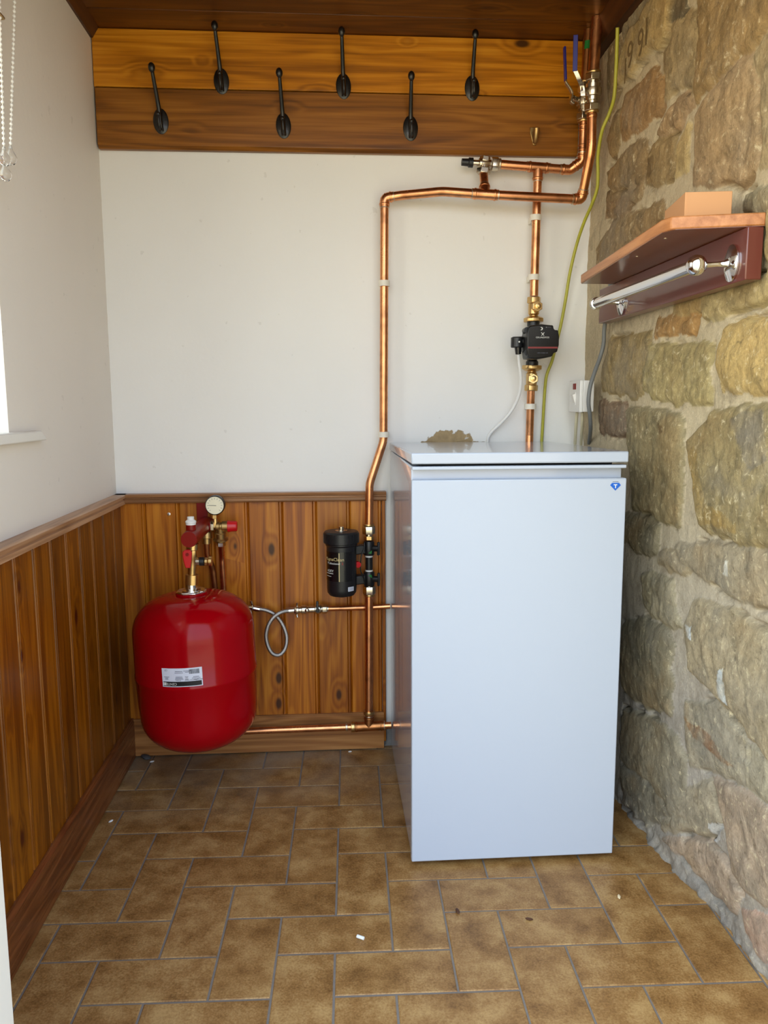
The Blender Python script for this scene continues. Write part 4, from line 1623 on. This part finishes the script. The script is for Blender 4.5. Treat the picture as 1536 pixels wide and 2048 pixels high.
# ---- red expansion vessel
VY = -.208
vc = at(394, 1320, VY)
VX = vc.x
VR = .1535
t = thing('expansion_vessel', 'large glossy red expansion vessel hung low in the left corner', 'tank', (VX, VY, .28))


def dome(z0, z1, r0, r1, n, e=2.3):
    out = []
    for i in range(n + 1):
        a = PI / 2 * i / n
        out.append((r1 + (r0 - r1) * math.cos(a) ** (2 / e), z0 + (z1 - z0) * math.sin(a) ** (2 / e)))
    return out


ZSM = at(394, 1379, VY - VR).z
ZBT = at(400, 1513, VY - .085).z
print('VESSEL', ZSM, ZBT, at(272, 1235, VY).z, at(285, 1440, VY).z, at(388, 1168, VY).z)
prof = [(0, ZBT)] + dome(ZBT + .095, ZBT, VR * .97, .02, 14, 2.2)[::-1]
prof += [(VR * .985, ZBT + .125), (VR, ZSM - .006), (VR * 1.010, ZSM - .003), (VR * 1.010, ZSM + .003), (VR, ZSM + .006), (VR, .425)]
prof += dome(.425, .522, VR, .040, 16, 2.2)[1:] + [(.040, .526), (0, .526)]
MB().lathe(prof, (VX, VY, 0), (0, 0, 1), 72).build('shell', REDV, t, smooth=50)
m = MB()
m.lathe([(.036, .524), (.040, .525), (.0405, .529), (.037, .532), (.030, .530), (.022, .529)], (VX, VY, 0), (0, 0, 1), 8)
m.build('neck_ring', CHROME, t, bevel=.001)
m = MB()
m.lathe([(.0235, .527), (.0235, .532), (.015, .534), (.015, .546), (0, .546)], (VX, VY, 0), (0, 0, 1), 24)
m.build('neck', CHROME, t, smooth=45)
for s in (-1,):
    MB().box(VX - .150, VX - .10, VY + .10, -.012, .262, .285).build('wall_bracket', BLACK, t)
MB().box(VX + .105, VX + .125, VY + .11, -.012, .262, .285).build('wall_bracket', BLACK, t)
# label wrapped on the shell, printed upside down
LA = -PI / 2 - .055
lz = at(370, 1355, VY - VR).z
LW, LH = .098, .0465


def wrap(u, v, w_=0, r=VR):
    a = LA + u / r
    return (VX + math.cos(a) * (r + w_), VY + math.sin(a) * (r + w_), lz + v)


def patch(u0, u1, v0, v1, w_, n=16):
    m = MB()
    vs, fs = [], []
    for i in range(n + 1):
        u = u0 + (u1 - u0) * i / n
        vs += [wrap(u, v0, w_), wrap(u, v1, w_)]
    for i in range(n):
        fs.append((2 * i, 2 * i + 2, 2 * i + 3, 2 * i + 1))
    return m.add(vs, fs)


lab = patch(-LW / 2, LW / 2, -LH / 2, LH / 2, .0006).build('rating_label', PAPER, t)
patch(-LW / 2 + .0025, LW / 2 - .0025, -LH / 2 + .002, -LH / 2 + .0135, .0010).build('label_band', INK, lab)
ud = lambda cu, cv, wd=.0012: (lambda u, v, w_: wrap(cu - u, cv - v, wd))
text_mb('CENTER', .0085, ud(-.028, -LH / 2 + .0078, .0014)).build('lettering', WINK, lab)
for i in (-1, 1):
    for k in (-1, 1):
        cu, cv = -.0425 + i * .0021, -LH / 2 + .0078 + k * .0021
        patch(cu - .0017, cu + .0017, cv - .0017, cv + .0017, .0014, 2).build('logo_square', WINK, lab)
text_mb('Heating Expansion Vessel', .0040, ud(.0285, -LH / 2 + .0165)).build('lettering', INK, lab)
text_mb('35 Litre', .0040, ud(-.008, -LH / 2 + .0165)).build('lettering', INK, lab)
for (cu, cv, hw) in ((.034, .001, .007), (.034, -.0025, .010), (.034, -.006, .006), (.012, .002, .004), (.012, -.001, .003), (.012, -.004, .004), (-.006, .002, .008), (-.006, -.001, .009), (-.006, -.004, .010),
                     (-.037, .002, .007), (-.037, -.001, .004), (-.037, -.004, .004), (-.006, .0155, .009), (-.006, .012, .010), (.014, .0135, .005), (.014, .0165, .009)):
    patch(cu - hw, cu + hw, cv - .0006, cv + .0006, .0010, 3).build('printed_line', INKG, lab)
text_mb('CE', .0060, ud(-.0375, .0185)).build('lettering', INKG, lab)
random.seed(3)
u = .0185
for k in range(14):
    wd = random.choice((.0006, .0009, .0013))
    patch(u, u + wd, .0085, .0200, .0010, 2).build('barcode_bar', INK, lab)
    u += wd + random.choice((.0006, .0010))
t.rotation_euler = (0, -math.radians(1.7), 0)

# ---- red manifold with gauge, safety valve and air vent
mf = at(378, 1079, -.250)
mb_ = at(413, 1047, -.020)
RMF = .0205
t = thing('manifold', 'dark red manifold tube with white gauge above the red vessel', 'manifold', mf)
MB().lathe([(0, -.002), (RMF * .96, -.002), (RMF, .001), (RMF, (mb_ - mf).length), (0, (mb_ - mf).length)], mf, mb_ - mf, 32).build('bracket_tube', RED_D, t, smooth=40)
q0, q1 = at(393, 1003, -.016), at(417, 1075, -.016)
MB().box(q0.x, q1.x, -.020, -.0135, q1.z, q0.z).build('wall_plate', RED_D, t, bevel=.001)
d = (mb_ - mf).normalized()
# air vent on top
v0 = mf + d * .028
v0.z += RMF - .002
MB().cyl(v0, v0 + Vector((0, 0, .014)), .0125).build('vent_socket', RED_D, t, smooth=50)
vt_ = MB().lathe([(.0125, .014), (.0125, .018), (.0135, .019), (.0135, .023), (.0085, .027), (.0085, .034), (.0, .035)], v0, (0, 0, 1), 20).build('air_vent', WHITE, t, smooth=35)
# safety valve
SY = -.075
s0 = at(424, 1053, SY)
s1 = at(452, 1053, SY)
ds = Vector((1, 0, 0))
on_tube = mf + d * (s0.y - mf.y) / d.y
MB().cyl(Vector((on_tube.x, SY, s0.z)), s0, .0115).build('side_socket', RED_D, t, smooth=50)
MB().nut(s0 - ds * .003, s0 + ds * .006, .0165).build('union_nut', NICKEL, t, bevel=.0008)
sv = MB().lathe([(.0085, .004), (.0085, .010), (.0125, .012), (.0125, .020), (.0105, .022), (.0105, .026), (.0145, .028), (.0145, .042), (0, .042)], s0, ds, 24).build('safety_valve', BRASS_D, t, smooth=40)
MB().lathe([(.0162, .042), (.0162, .047), (.0150, .050), (.0140, .066), (.0118, .068), (0, .068)], s0, ds, 12).build('valve_cap', REDP, sv, bevel=.0008)
c0 = at(440, 1056, SY)
c1 = at(442, 1086, SY + .01)
MB().lathe([(.0125, 0), (.0125, .012), (.0150, .014), (.0150, .028), (.0205, .032), (.0205, .0345), (.0105, .036), (.0105, .044)], c0, c1 - c0, 24).build('valve_outlet', BRASS_D, sv, smooth=40)
MB().nut(c0 + (c1 - c0).normalized() * .040, c0 + (c1 - c0).normalized() * .052, .0125).build('outlet_nut', NICKEL, sv)
# pressure gauge
gc = at(430, 1010.5, SY - .006)
g = MB().lathe([(0, .020), (.0235, .020), (.0262, .016), (.0262, -.004), (.0242, -.0075), (.0242, -.005), (0, -.005)], gc, (0, 1, 0), 40).build('gauge', BLACK, t, smooth=40)
MB().lathe([(0, 0), (.0238, 0), (.0238, .001), (0, .001)], gc + Vector((0, -.0055, 0)), (0, 1, 0), 40).build('gauge_face', DIAL, g)
for k in range(13):
    an = math.radians(225 - 270 * k / 12)
    e = Vector((math.cos(an), 0, math.sin(an)))
    MB().obox(gc + Vector((0, -.0060, 0)) + e * .0185, e * .0018, (0, .0004, 0), Vector((-e.z, 0, e.x)) * .0004).build('scale_mark', INKG, g)
an = math.radians(178)
e = Vector((math.cos(an), 0, math.sin(an)))
MB().obox(gc + Vector((0, -.0064, 0)) + e * .006, e * .010, (0, .0003, 0), Vector((-e.z, 0, e.x)) * .0005).build('needle', INK, g)
MB().nut(at(430, 1029, SY), at(430, 1037, SY), .0098).build('gauge_nut', BRASS, g)
MB().cyl(at(430, 1036, SY), Vector((at(430, 1036, SY).x, SY, s0.z)), .0080).build('gauge_stem', BRASS, g, smooth=50)
# check valve between manifold and vessel
cvb = Vector((VX - .006, VY, .546))
cvt = mf + d * (VY - mf.y) / d.y
cvt = Vector((cvt.x, VY, cvt.z - RMF + .002))
hC = cvt.z - cvb.z
ck = MB().lathe([(.0165, 0), (.0165, hC * .24), (.0105, hC * .25), (.0110, hC * .40), (.0115, hC * .44), (.0115, hC * .64), (.0125, hC * .66), (.0125, hC * .84), (.0160, hC * .86), (.0160, hC), (0, hC)],
               cvb, cvt - cvb, 12).build('check_valve', BRASS, t, smooth=30)
hl = at(376, 1118, VY - .018)
m = MB().prism([(hl.x + u, hl.y, hl.z + v) for u, v in ((-.012, .019), (-.006, .025), (.006, .025), (.011, .018), (.010, .004), (.008, -.010), (.006, -.022), (-.006, -.022), (-.010, -.006), (-.012, .006))], (0, -.008, 0))
m.build('check_valve_handle', REDP, ck, bevel=.002)
MB().cyl(hl + Vector((0, -.006, .013)), hl + Vector((0, -.011, .013)), .004).build('handle_screw', RED_D, ck, smooth=50)
x0, x1 = at(392, 1123, VY), at(399, 1123, VY)
MB().cyl(x0, x1 + Vector((.002, 0, 0)), .0100).build('drain_body', NICKEL, ck, smooth=50)
MB().cyl(x1, x1 + Vector((.012, 0, 0)), .0112).build('drain_ring', BLACK, ck, bevel=.001)
MB().lathe([(.0085, .012), (.0105, .014), (.0105, .020), (.0085, .022), (.0125, .024), (.0125, .031), (0, .031)], x1, (1, 0, 0), 14).build('drain_cap', BRASS, ck, smooth=30)
# elbow under the tube
el = at(413, 1074, -.060)
MB().lathe([(.015, -.006), (.0165, -.003), (.0165, .012), (.012, .014), (.012, .028)], el + Vector((0, 0, .010)), (0, 0, -1), 20).build('outlet_elbow', BRASS_D, t, smooth=40)

# ---- small copper pipes behind the vessel
t = thing('copper_drain', 'bright thin copper pipe from the safety valve down behind the vessel', 'pipe', at(443, 1095, -.04))
pipe(t, [c0 + (c1 - c0).normalized() * .050, at(444, 1115, -.040), at(447, 1175, -.030), at(450, 1300, -.030)], .0085, .05)
t = thing('copper_drain', 'dull bent copper pipe under the red manifold, passing behind the vessel', 'pipe', at(413, 1095, -.05))
pipe(t, [el + Vector((0, 0, -.016)), at(414, 1108, -.052), at(426, 1140, -.036), at(430, 1180, -.030), at(432, 1300, -.030)], .0085, .04, COPPER_D)

# ---- magnetic filter
FX = at(738, 1120, -.058)
fc = at(683, 1120, -.100)
ztop, zbt = at(683, 1062, -.100).z, at(683, 1190, -.100).z
t = thing('magnetic_filter', 'black cylindrical heating filter with gold stripe on the pine panelling', 'filter', fc)
H = ztop - zbt
RB, RL = .0405, .0475
MB().lathe([(0, -.004), (.012, -.004), (.014, 0), (.034, .002), (RB - .001, .010), (RB, .02), (RB, H - .040), (RB + .003, H - .036), (RB + .003, H - .030), (RB, H - .028), (0, H - .02)],
           (fc.x, fc.y, zbt), (0, 0, 1), 48).build('canister', BLACK, t, smooth=35)
lid_ = MB().lathe([(RB + .001, H - .034), (RL, H - .031), (RL, H - .004), (RL - .003, H), (RL - .009, H + .001), (0, H + .001)], (fc.x, fc.y, zbt), (0, 0, 1), 48).build('lid', BLACK, t, smooth=35)
for k in range(28):
    an = 2 * PI * k / 28
    e = Vector((math.cos(an), math.sin(an), 0))
    MB().obox(Vector((fc.x, fc.y, zbt + H - .018)) + e * (RL + .0002), e * .0011, Vector((-e.y, e.x, 0)) * .0016, (0, 0, .012)).build('grip_rib', BLACK, lid_)
MB().lathe([(.017, 0), (.017, .002), (.0075, .003), (.0075, .012), (0, .0125)], (fc.x, fc.y, zbt + H), (0, 0, 1), 24).build('air_screw', NICKEL, t, smooth=40)
AF = math.atan2(CAM.y - fc.y, CAM.x - fc.x)


def wrapf(u, v, w_=.0005):
    a = AF + u / RB
    return (fc.x + math.cos(a) * (RB + w_), fc.y + math.sin(a) * (RB + w_), zbt + v)


def patchf(u0, u1, v0, v1, w_, n=10):
    m = MB()
    vs, fs = [], []
    for i in range(n + 1):
        u = u0 + (u1 - u0) * i / n
        vs += [wrapf(u, v0, w_), wrapf(u, v1, w_)]
    for i in range(n):
        fs.append((2 * i, 2 * i + 2, 2 * i + 3, 2 * i + 1))
    return m.add(vs, fs)


ws = patchf(-.062, .030, .046, .126, .0006, 24).build('wrap_label', BLACK_G, t)
patchf(-.0075, -.0052, .046, .124, .0010, 2).build('gold_stripe', GINK, ws)
text_mb('MagnaClean', .0125, lambda u, v, w_: wrapf(u + .007, v + .106, .0012), align='RIGHT').build('lettering', GINK, ws)
text_mb('Professional', .0082, lambda u, v, w_: wrapf(u - .004, v + .095, .0012), align='RIGHT').build('lettering', WINK, ws)
text_mb('2', .0088, lambda u, v, w_: wrapf(u + .0045, v + .095, .0012), align='RIGHT').build('lettering', RINK, ws)
text_mb('ADEY', .0095, lambda u, v, w_: wrapf(u - .022, v + .074, .0012), align='RIGHT').build('lettering', WINK, ws)
patchf(-.052, -.0235, .0662, .0676, .0010, 6).build('underline', WINK, ws)
patchf(-.052, -.030, .0585, .0595, .0010, 6).build('underline', WINK, ws)
sk_ = patchf(.017, .036, .018, .030, .0008, 8).build('sticker', PAPER, t)
for k in range(3):
    patchf(.019, .033, .0205 + k * .003, .0213 + k * .003, .0012, 4).build('lettering', INKG, sk_)
# brackets, valves and nuts on the pipe
pt, pb_ = at(738, 1048, -.058), at(738, 1190, -.058)
for py in (1100, 1160):
    q = at(724, py, -.075)
    m = MB().prism([(fc.x + RB - .014, q.y - .012, q.z - .013), (FX.x - .010, q.y - .006, q.z - .010), (FX.x - .010, q.y + .020, q.z - .010), (fc.x + RB - .014, q.y + .022, q.z - .013)], (0, 0, .025))
    m.build('arm_block', BLACK, t, bevel=.003)
m = MB()
qa, qb = at(722, 1088, -.098), at(722, 1168, -.098)
cw = catmull([at(729, 1085, -.082), at(728, 1098, -.084), at(722, 1115, -.086), at(721, 1140, -.086), at(727, 1155, -.084), at(730, 1170, -.082)], 5)
MB().tube(cw, .0018, 8).build('retaining_clip', BLACK_G, t, smooth=60)
q = at(714, 1128, -.085)
MB().cyl(q, q + Vector((.003, -.012, 0)), .0085).build('magnet_tab', REDP, t, bevel=.001)
zc = lambda py: at(738, py, -.058).z
m = MB().cyl((FX.x, FX.y, zc(1104)), (FX.x, FX.y, zc(1150)), .0100)
m.build('centre_tube', BLACK, t, smooth=50)
for py, sgn in ((1096, 1), (1157, -1)):
    c_ = Vector((FX.x, FX.y, zc(py)))
    MB().lathe([(.0135, -.020), (.0150, -.017), (.0150, .017), (.0135, .020)], c_, (0, 0, 1), 20).build('valve_body', BLACK, t, smooth=40)
    tb = c_ + Vector((0, -.016, -.012 * sgn))
    MB().lathe([(.0105, -.0022), (.0105, .0022)], c_ + Vector((0, 0, -.023 * sgn)), (0, 0, 1), 20).build('seal_ring', WHITE, t, smooth=40)
    m = MB().prism([(c_.x - .003, c_.y - .0155, c_.z - .012 * sgn), (c_.x + .008, c_.y - .0135, c_.z - .004 * sgn), (c_.x + .006, c_.y - .014, c_.z - .014 * sgn)], (0, -.001, 0))
    m.build('open_mark', GREEN, t)
    h0_ = c_ + Vector((.012, -.006, 0))
    h1_ = c_ + Vector((.026, -.012, 0))
    MB().cyl(h0_, h1_, .0085).build('valve_spindle', BLACK, t, smooth=50)
    MB().obox(h1_, (.003, -.0015, 0), (.002, .006, 0), (0, 0, .0185)).build('valve_handle', BLACK, t, bevel=.002)
for (pa, pb2, pc_) in ((1052, 1068, 1080), (1188, 1172, 1162)):
    a_, b_, e_ = (Vector((FX.x, FX.y, zc(p))) for p in (pa, pb2, pc_))
    MB().nut(a_, b_, .0180).build('compression_nut', NICKEL, t, bevel=.0008)
    MB().nut(b_ + (e_ - b_) * .30, e_, .0140).build('union_nut', BRASS, t, bevel=.0008)
    MB().cyl(b_, e_, .0100).build('union_tail', NICKEL, t, smooth=50)
    m = MB()
    ring(m, a_ - (b_ - a_).normalized() * .003, b_ - a_, .0150, .0026)
    m.build('olive_ring', BRASS, t, smooth=60)

# ---- lower pipes
t = thing('copper_pipe', 'copper pipe from under the black filter to the long pipe along the skirting', 'pipe', at(738, 1300, -.058))
G0, G1 = at(738, 1186, -.058), at(738, 1449, -.062)
pipe(t, [G0, G1], RC)
H0, H1 = at(470, 1463, -.055), at(738, 1453, -.062)
H2 = Vector((CX0 - .001, -.068, at(790, 1450, -.068).z))
H1 = Vector((G1.x, -.062, (H0.z + H2.z) / 2 + .001))
pipe(t, [H0, H1], .0096, .02)
pipe(t, [H1, H2], .0100, .02)
tee(t, H1 - (H2 - H1).normalized() * .03, H1 + (H2 - H1).normalized() * .03, G0, .0118, .044, .030, COPPER_D)
for dx_, ln, mm, rr in ((-.046, .005, BRASS, .0155), (-.064, .003, SOLDER, .0115), (.030, .003, SOLDER, .0140)):
    m = MB()
    ring(m, H1 + Vector((dx_, 0, 0)), H2 - H0, rr, ln)
    m.build('compression_nut' if mm is BRASS else 'solder_rim', mm, t, smooth=60)
m = MB()
ring(m, H1 + (G0 - H1).normalized() * .042, G0 - H1, .0165, .005)
m.build('compression_nut', BRASS, t, smooth=60)
K0, K1 = at(654, 1217, -.036), at(738, 1215, -.030)
K2 = Vector((CX0 - .001, -.034, at(795, 1212, -.034).z))
t = thing('copper_pipe', 'thin copper pipe from the filling valve behind the upright pipe into the cabinet', 'pipe', K0)
pipe(t, [K0, K1, K2], .0076, .05)

# ---- filling loop
W0 = at(512, 1216, -.045)
hp_ = [(505, 1216, -.045), (517, 1218, -.044), (530, 1220, -.042), (545, 1226, -.040), (558, 1238, -.040), (568, 1255, -.042), (573.5, 1275, -.046), (571, 1295, -.052), (562, 1308, -.058), (551, 1310, -.062), (541, 1302, -.064), (534, 1285, -.064),
       (532.5, 1268, -.063), (537, 1250, -.062), (546, 1236, -.060), (559, 1226, -.056), (572, 1222, -.050), (584, 1221, -.046)]
t = thing('filling_hose', 'looped braided steel filling hose beside the red vessel', 'hose', W0)
MB().tube(catmull([at(*q) for q in hp_], 8), .0058, 14).build('braided_tube', STEEL, t, smooth=60)
f0, f1 = at(507, 1216.5, -.045), at(519, 1218.5, -.044)
MB().cyl(f0, f1, .0080).build('ferrule', CHROME, t, smooth=50)
f0, f1 = at(577, 1221.5, -.048), at(588, 1220.5, -.046)
MB().cyl(f0, f1, .0080).build('ferrule', CHROME, t, smooth=50)
v0, v1 = at(588, 1220.5, -.046), at(656, 1217, -.038)
dv = (v1 - v0).normalized()
Lv = (v1 - v0).length
t = thing('filling_valve', 'nickel filling valve with small black lever between the hose and the copper pipe', 'valve', (v0 + v1) / 2)
MB().lathe([(.0100, 0), (.0125, .004), (.0125, .012), (.0100, .014), (.0100, .020), (.0130, .022), (.0130, .034), (.0100, .036), (.0100, Lv * .60), (.0130, Lv * .62), (.0145, Lv * .70), (.0130, Lv * .78), (.0100, Lv * .80), (.0100, Lv)], v0, dv, 20).build('body', NICKEL, t, smooth=35)
MB().nut(v0 + dv * Lv * .82, v0 + dv * Lv * .97, .0140).build('compression_nut', NICKEL, t, bevel=.0006)
MB().sphere(at(614, 1221, -.058), .0066, 16, (1, .6, 1)).build('check_cap', NICKEL, t, smooth=60)
wq = at(594, 1220, -.046)
for s in (-1, 1):
    m = MB().tube([wq + Vector((0, 0, .009 * s)), wq + Vector((0, -.001, .016 * s)), wq + Vector((.001, -.002, .0205 * s))], [.0030, .0028, .0036], 10)
    m.build('wing', NICKEL, t, smooth=60)
lq = v0 + dv * Lv * .70
MB().cyl(lq, lq + Vector((0, -.018, 0)), .0058).build('spindle', BLACK, t, smooth=50)
MB().obox(lq + Vector((-.001, -.018, .012)), (.0035, 0, 0), (0, .002, 0), (0, 0, .0155)).build('lever', BLACK, t, bevel=.0012)

# wing fitting beside the vessel where the hose starts
wq = at(505, 1216, -.040)
t = thing('hose_tap', 'small nickel tap fitting at the right edge of the red vessel', 'fitting', wq)
MB().cyl(wq + Vector((-.030, .004, 0)), wq + Vector((.002, 0, 0)), .0082).build('body', NICKEL, t, smooth=50)
MB().tube([wq + Vector((.0, 0, .008)), wq + Vector((-.002, -.002, .016)), wq + Vector((-.003, -.003, .022))], [.003, .0032, .0042], 10).build('wing', NICKEL, t, smooth=60)

# ---- blind chains and bracket at the left edge


def chain(label, pts, drops):
    t = thing('blind_chain', label, 'chain', pts[-1], 'bead chains of the window blind')
    P = [Vector(p) for p in pts]
    m = MB()
    Lc = (P[1] - P[0]).length
    n = int(Lc / .0088)
    m.tube([P[0], P[1]], .0008, 6)
    for k in range(n + 1):
        m.sphere(P[0] + (P[1] - P[0]) * (k / n), .0031, 8)
    o = m.build('beads', WHITE, t, smooth=80)
    o['kind'] = 'stuff'
    for (c_, r) in drops:
        MB().lathe([(0, .030), (.003, .026), (.004, .020), (r, .008), (r * .95, .002), (r * .5, -.004), (0, -.006)], Vector(c_) - Vector((0, 0, .012)), (0, 0, 1), 16).build('clear_drop', GLASS, t, smooth=50)


a1 = atx(28, -40, .030)
c1a = atx(31, -60, .030)
c1b = atx(21, 296, .030)
chain('right of the two white bead chains hanging at the top left edge', [c1a, c1b], [(c1b + Vector((0, 0, -.012)), .010)])
c2a = atx(-3, -60, .030)
c2b = atx(8, 298, .030)
chain('left of the two white bead chains, with two clear drops, at the left edge', [c2a, c2b], [(c2b + Vector((0, 0, -.012)), .010), (c2b + Vector((0, 0, -.037)), .010)])
q0, q1 = atx(-18, 5, .03), atx(7, 42, .03)
bk = MB().box(0, .034, q1.y - .0, q0.y - .0, q1.z, q0.z) if q1.y < q0.y else MB().box(0, .034, q0.y, q1.y, q1.z, q0.z)
tag(bk.build('blind_bracket', BRASS_D, bevel=.004), 'small brass bracket at the very top of the left edge', 'bracket')

# ---- screw in the panelling and litter on the floor
q = at(338, 1028, PY)
o = MB().lathe([(0, -.004), (.0042, -.003), (.0050, 0), (0, 0)], q, (0, 1, 0), 14).build('panel_screw', CHROME, smooth=50)
tag(o, 'single bright screw head in the pine panelling left of the manifold', 'screw')
a_, b_ = atz(714, 1872, .0034), atz(728, 1877, .0034)
o = MB().cyl(a_, b_, .0032).build('wall_plug', WHITE, bevel=.0006)
tag(o, 'small white plastic stick lying on the floor tiles in front', 'litter')


def crumb(name, label, px, py, r, mm, seed):
    c_ = atz(px, py, r * .5)
    rd = random.Random(seed)
    m = MB().sphere((0, 0, 0), r, 10)
    m.v = [Vector((v.x * 1.7 * (1 + rd.uniform(-.2, .2)), v.y * .8 * (1 + rd.uniform(-.2, .2)), v.z * .55)) for v in m.v]
    an = rd.uniform(0, PI)
    m.map(lambda v: (c_.x + v.x * math.cos(an) - v.y * math.sin(an), c_.y + v.x * math.sin(an) + v.y * math.cos(an), c_.z + v.z))
    tag(m.build(name, mm, smooth=30), label, 'litter')


BROWN = plain('brown_husk', (78, 44, 20), .6, var=.3)
STRAW = plain('pale_straw', (226, 206, 168), .6)
crumb('dry_husk', 'dark curled husk on the tile joint in front of the cabinet', 915, 1822, .0048, BROWN, 1)
crumb('dry_husk', 'reddish brown husk in the middle of the tile right of the dark curled husk', 1058, 1838, .0042, BROWN, 2)
crumb('paint_flake', 'white paint flake on the floor near the left skirting', 222, 1642, .0040, WHITE, 3)
crumb('straw_chip', 'pale straw chip on the tile between the cabinet and the stone wall', 1238, 1793, .0040, STRAW, 4)
crumb('paint_flake', 'white paint flake on the rear tiles below the copper tee', 700, 1503, .0036, WHITE, 5)
crumb('mortar_lump', 'dark lump of broken mortar in the left corner under the red vessel', 292, 1514, .0115, plain('dark_mortar', (74, 72, 72), .9, var=.5, vscale=120), 6)
crumb('paint_flake', 'white flake beside the dark mortar lump in the left corner', 304, 1523, .0040, WHITE, 7)
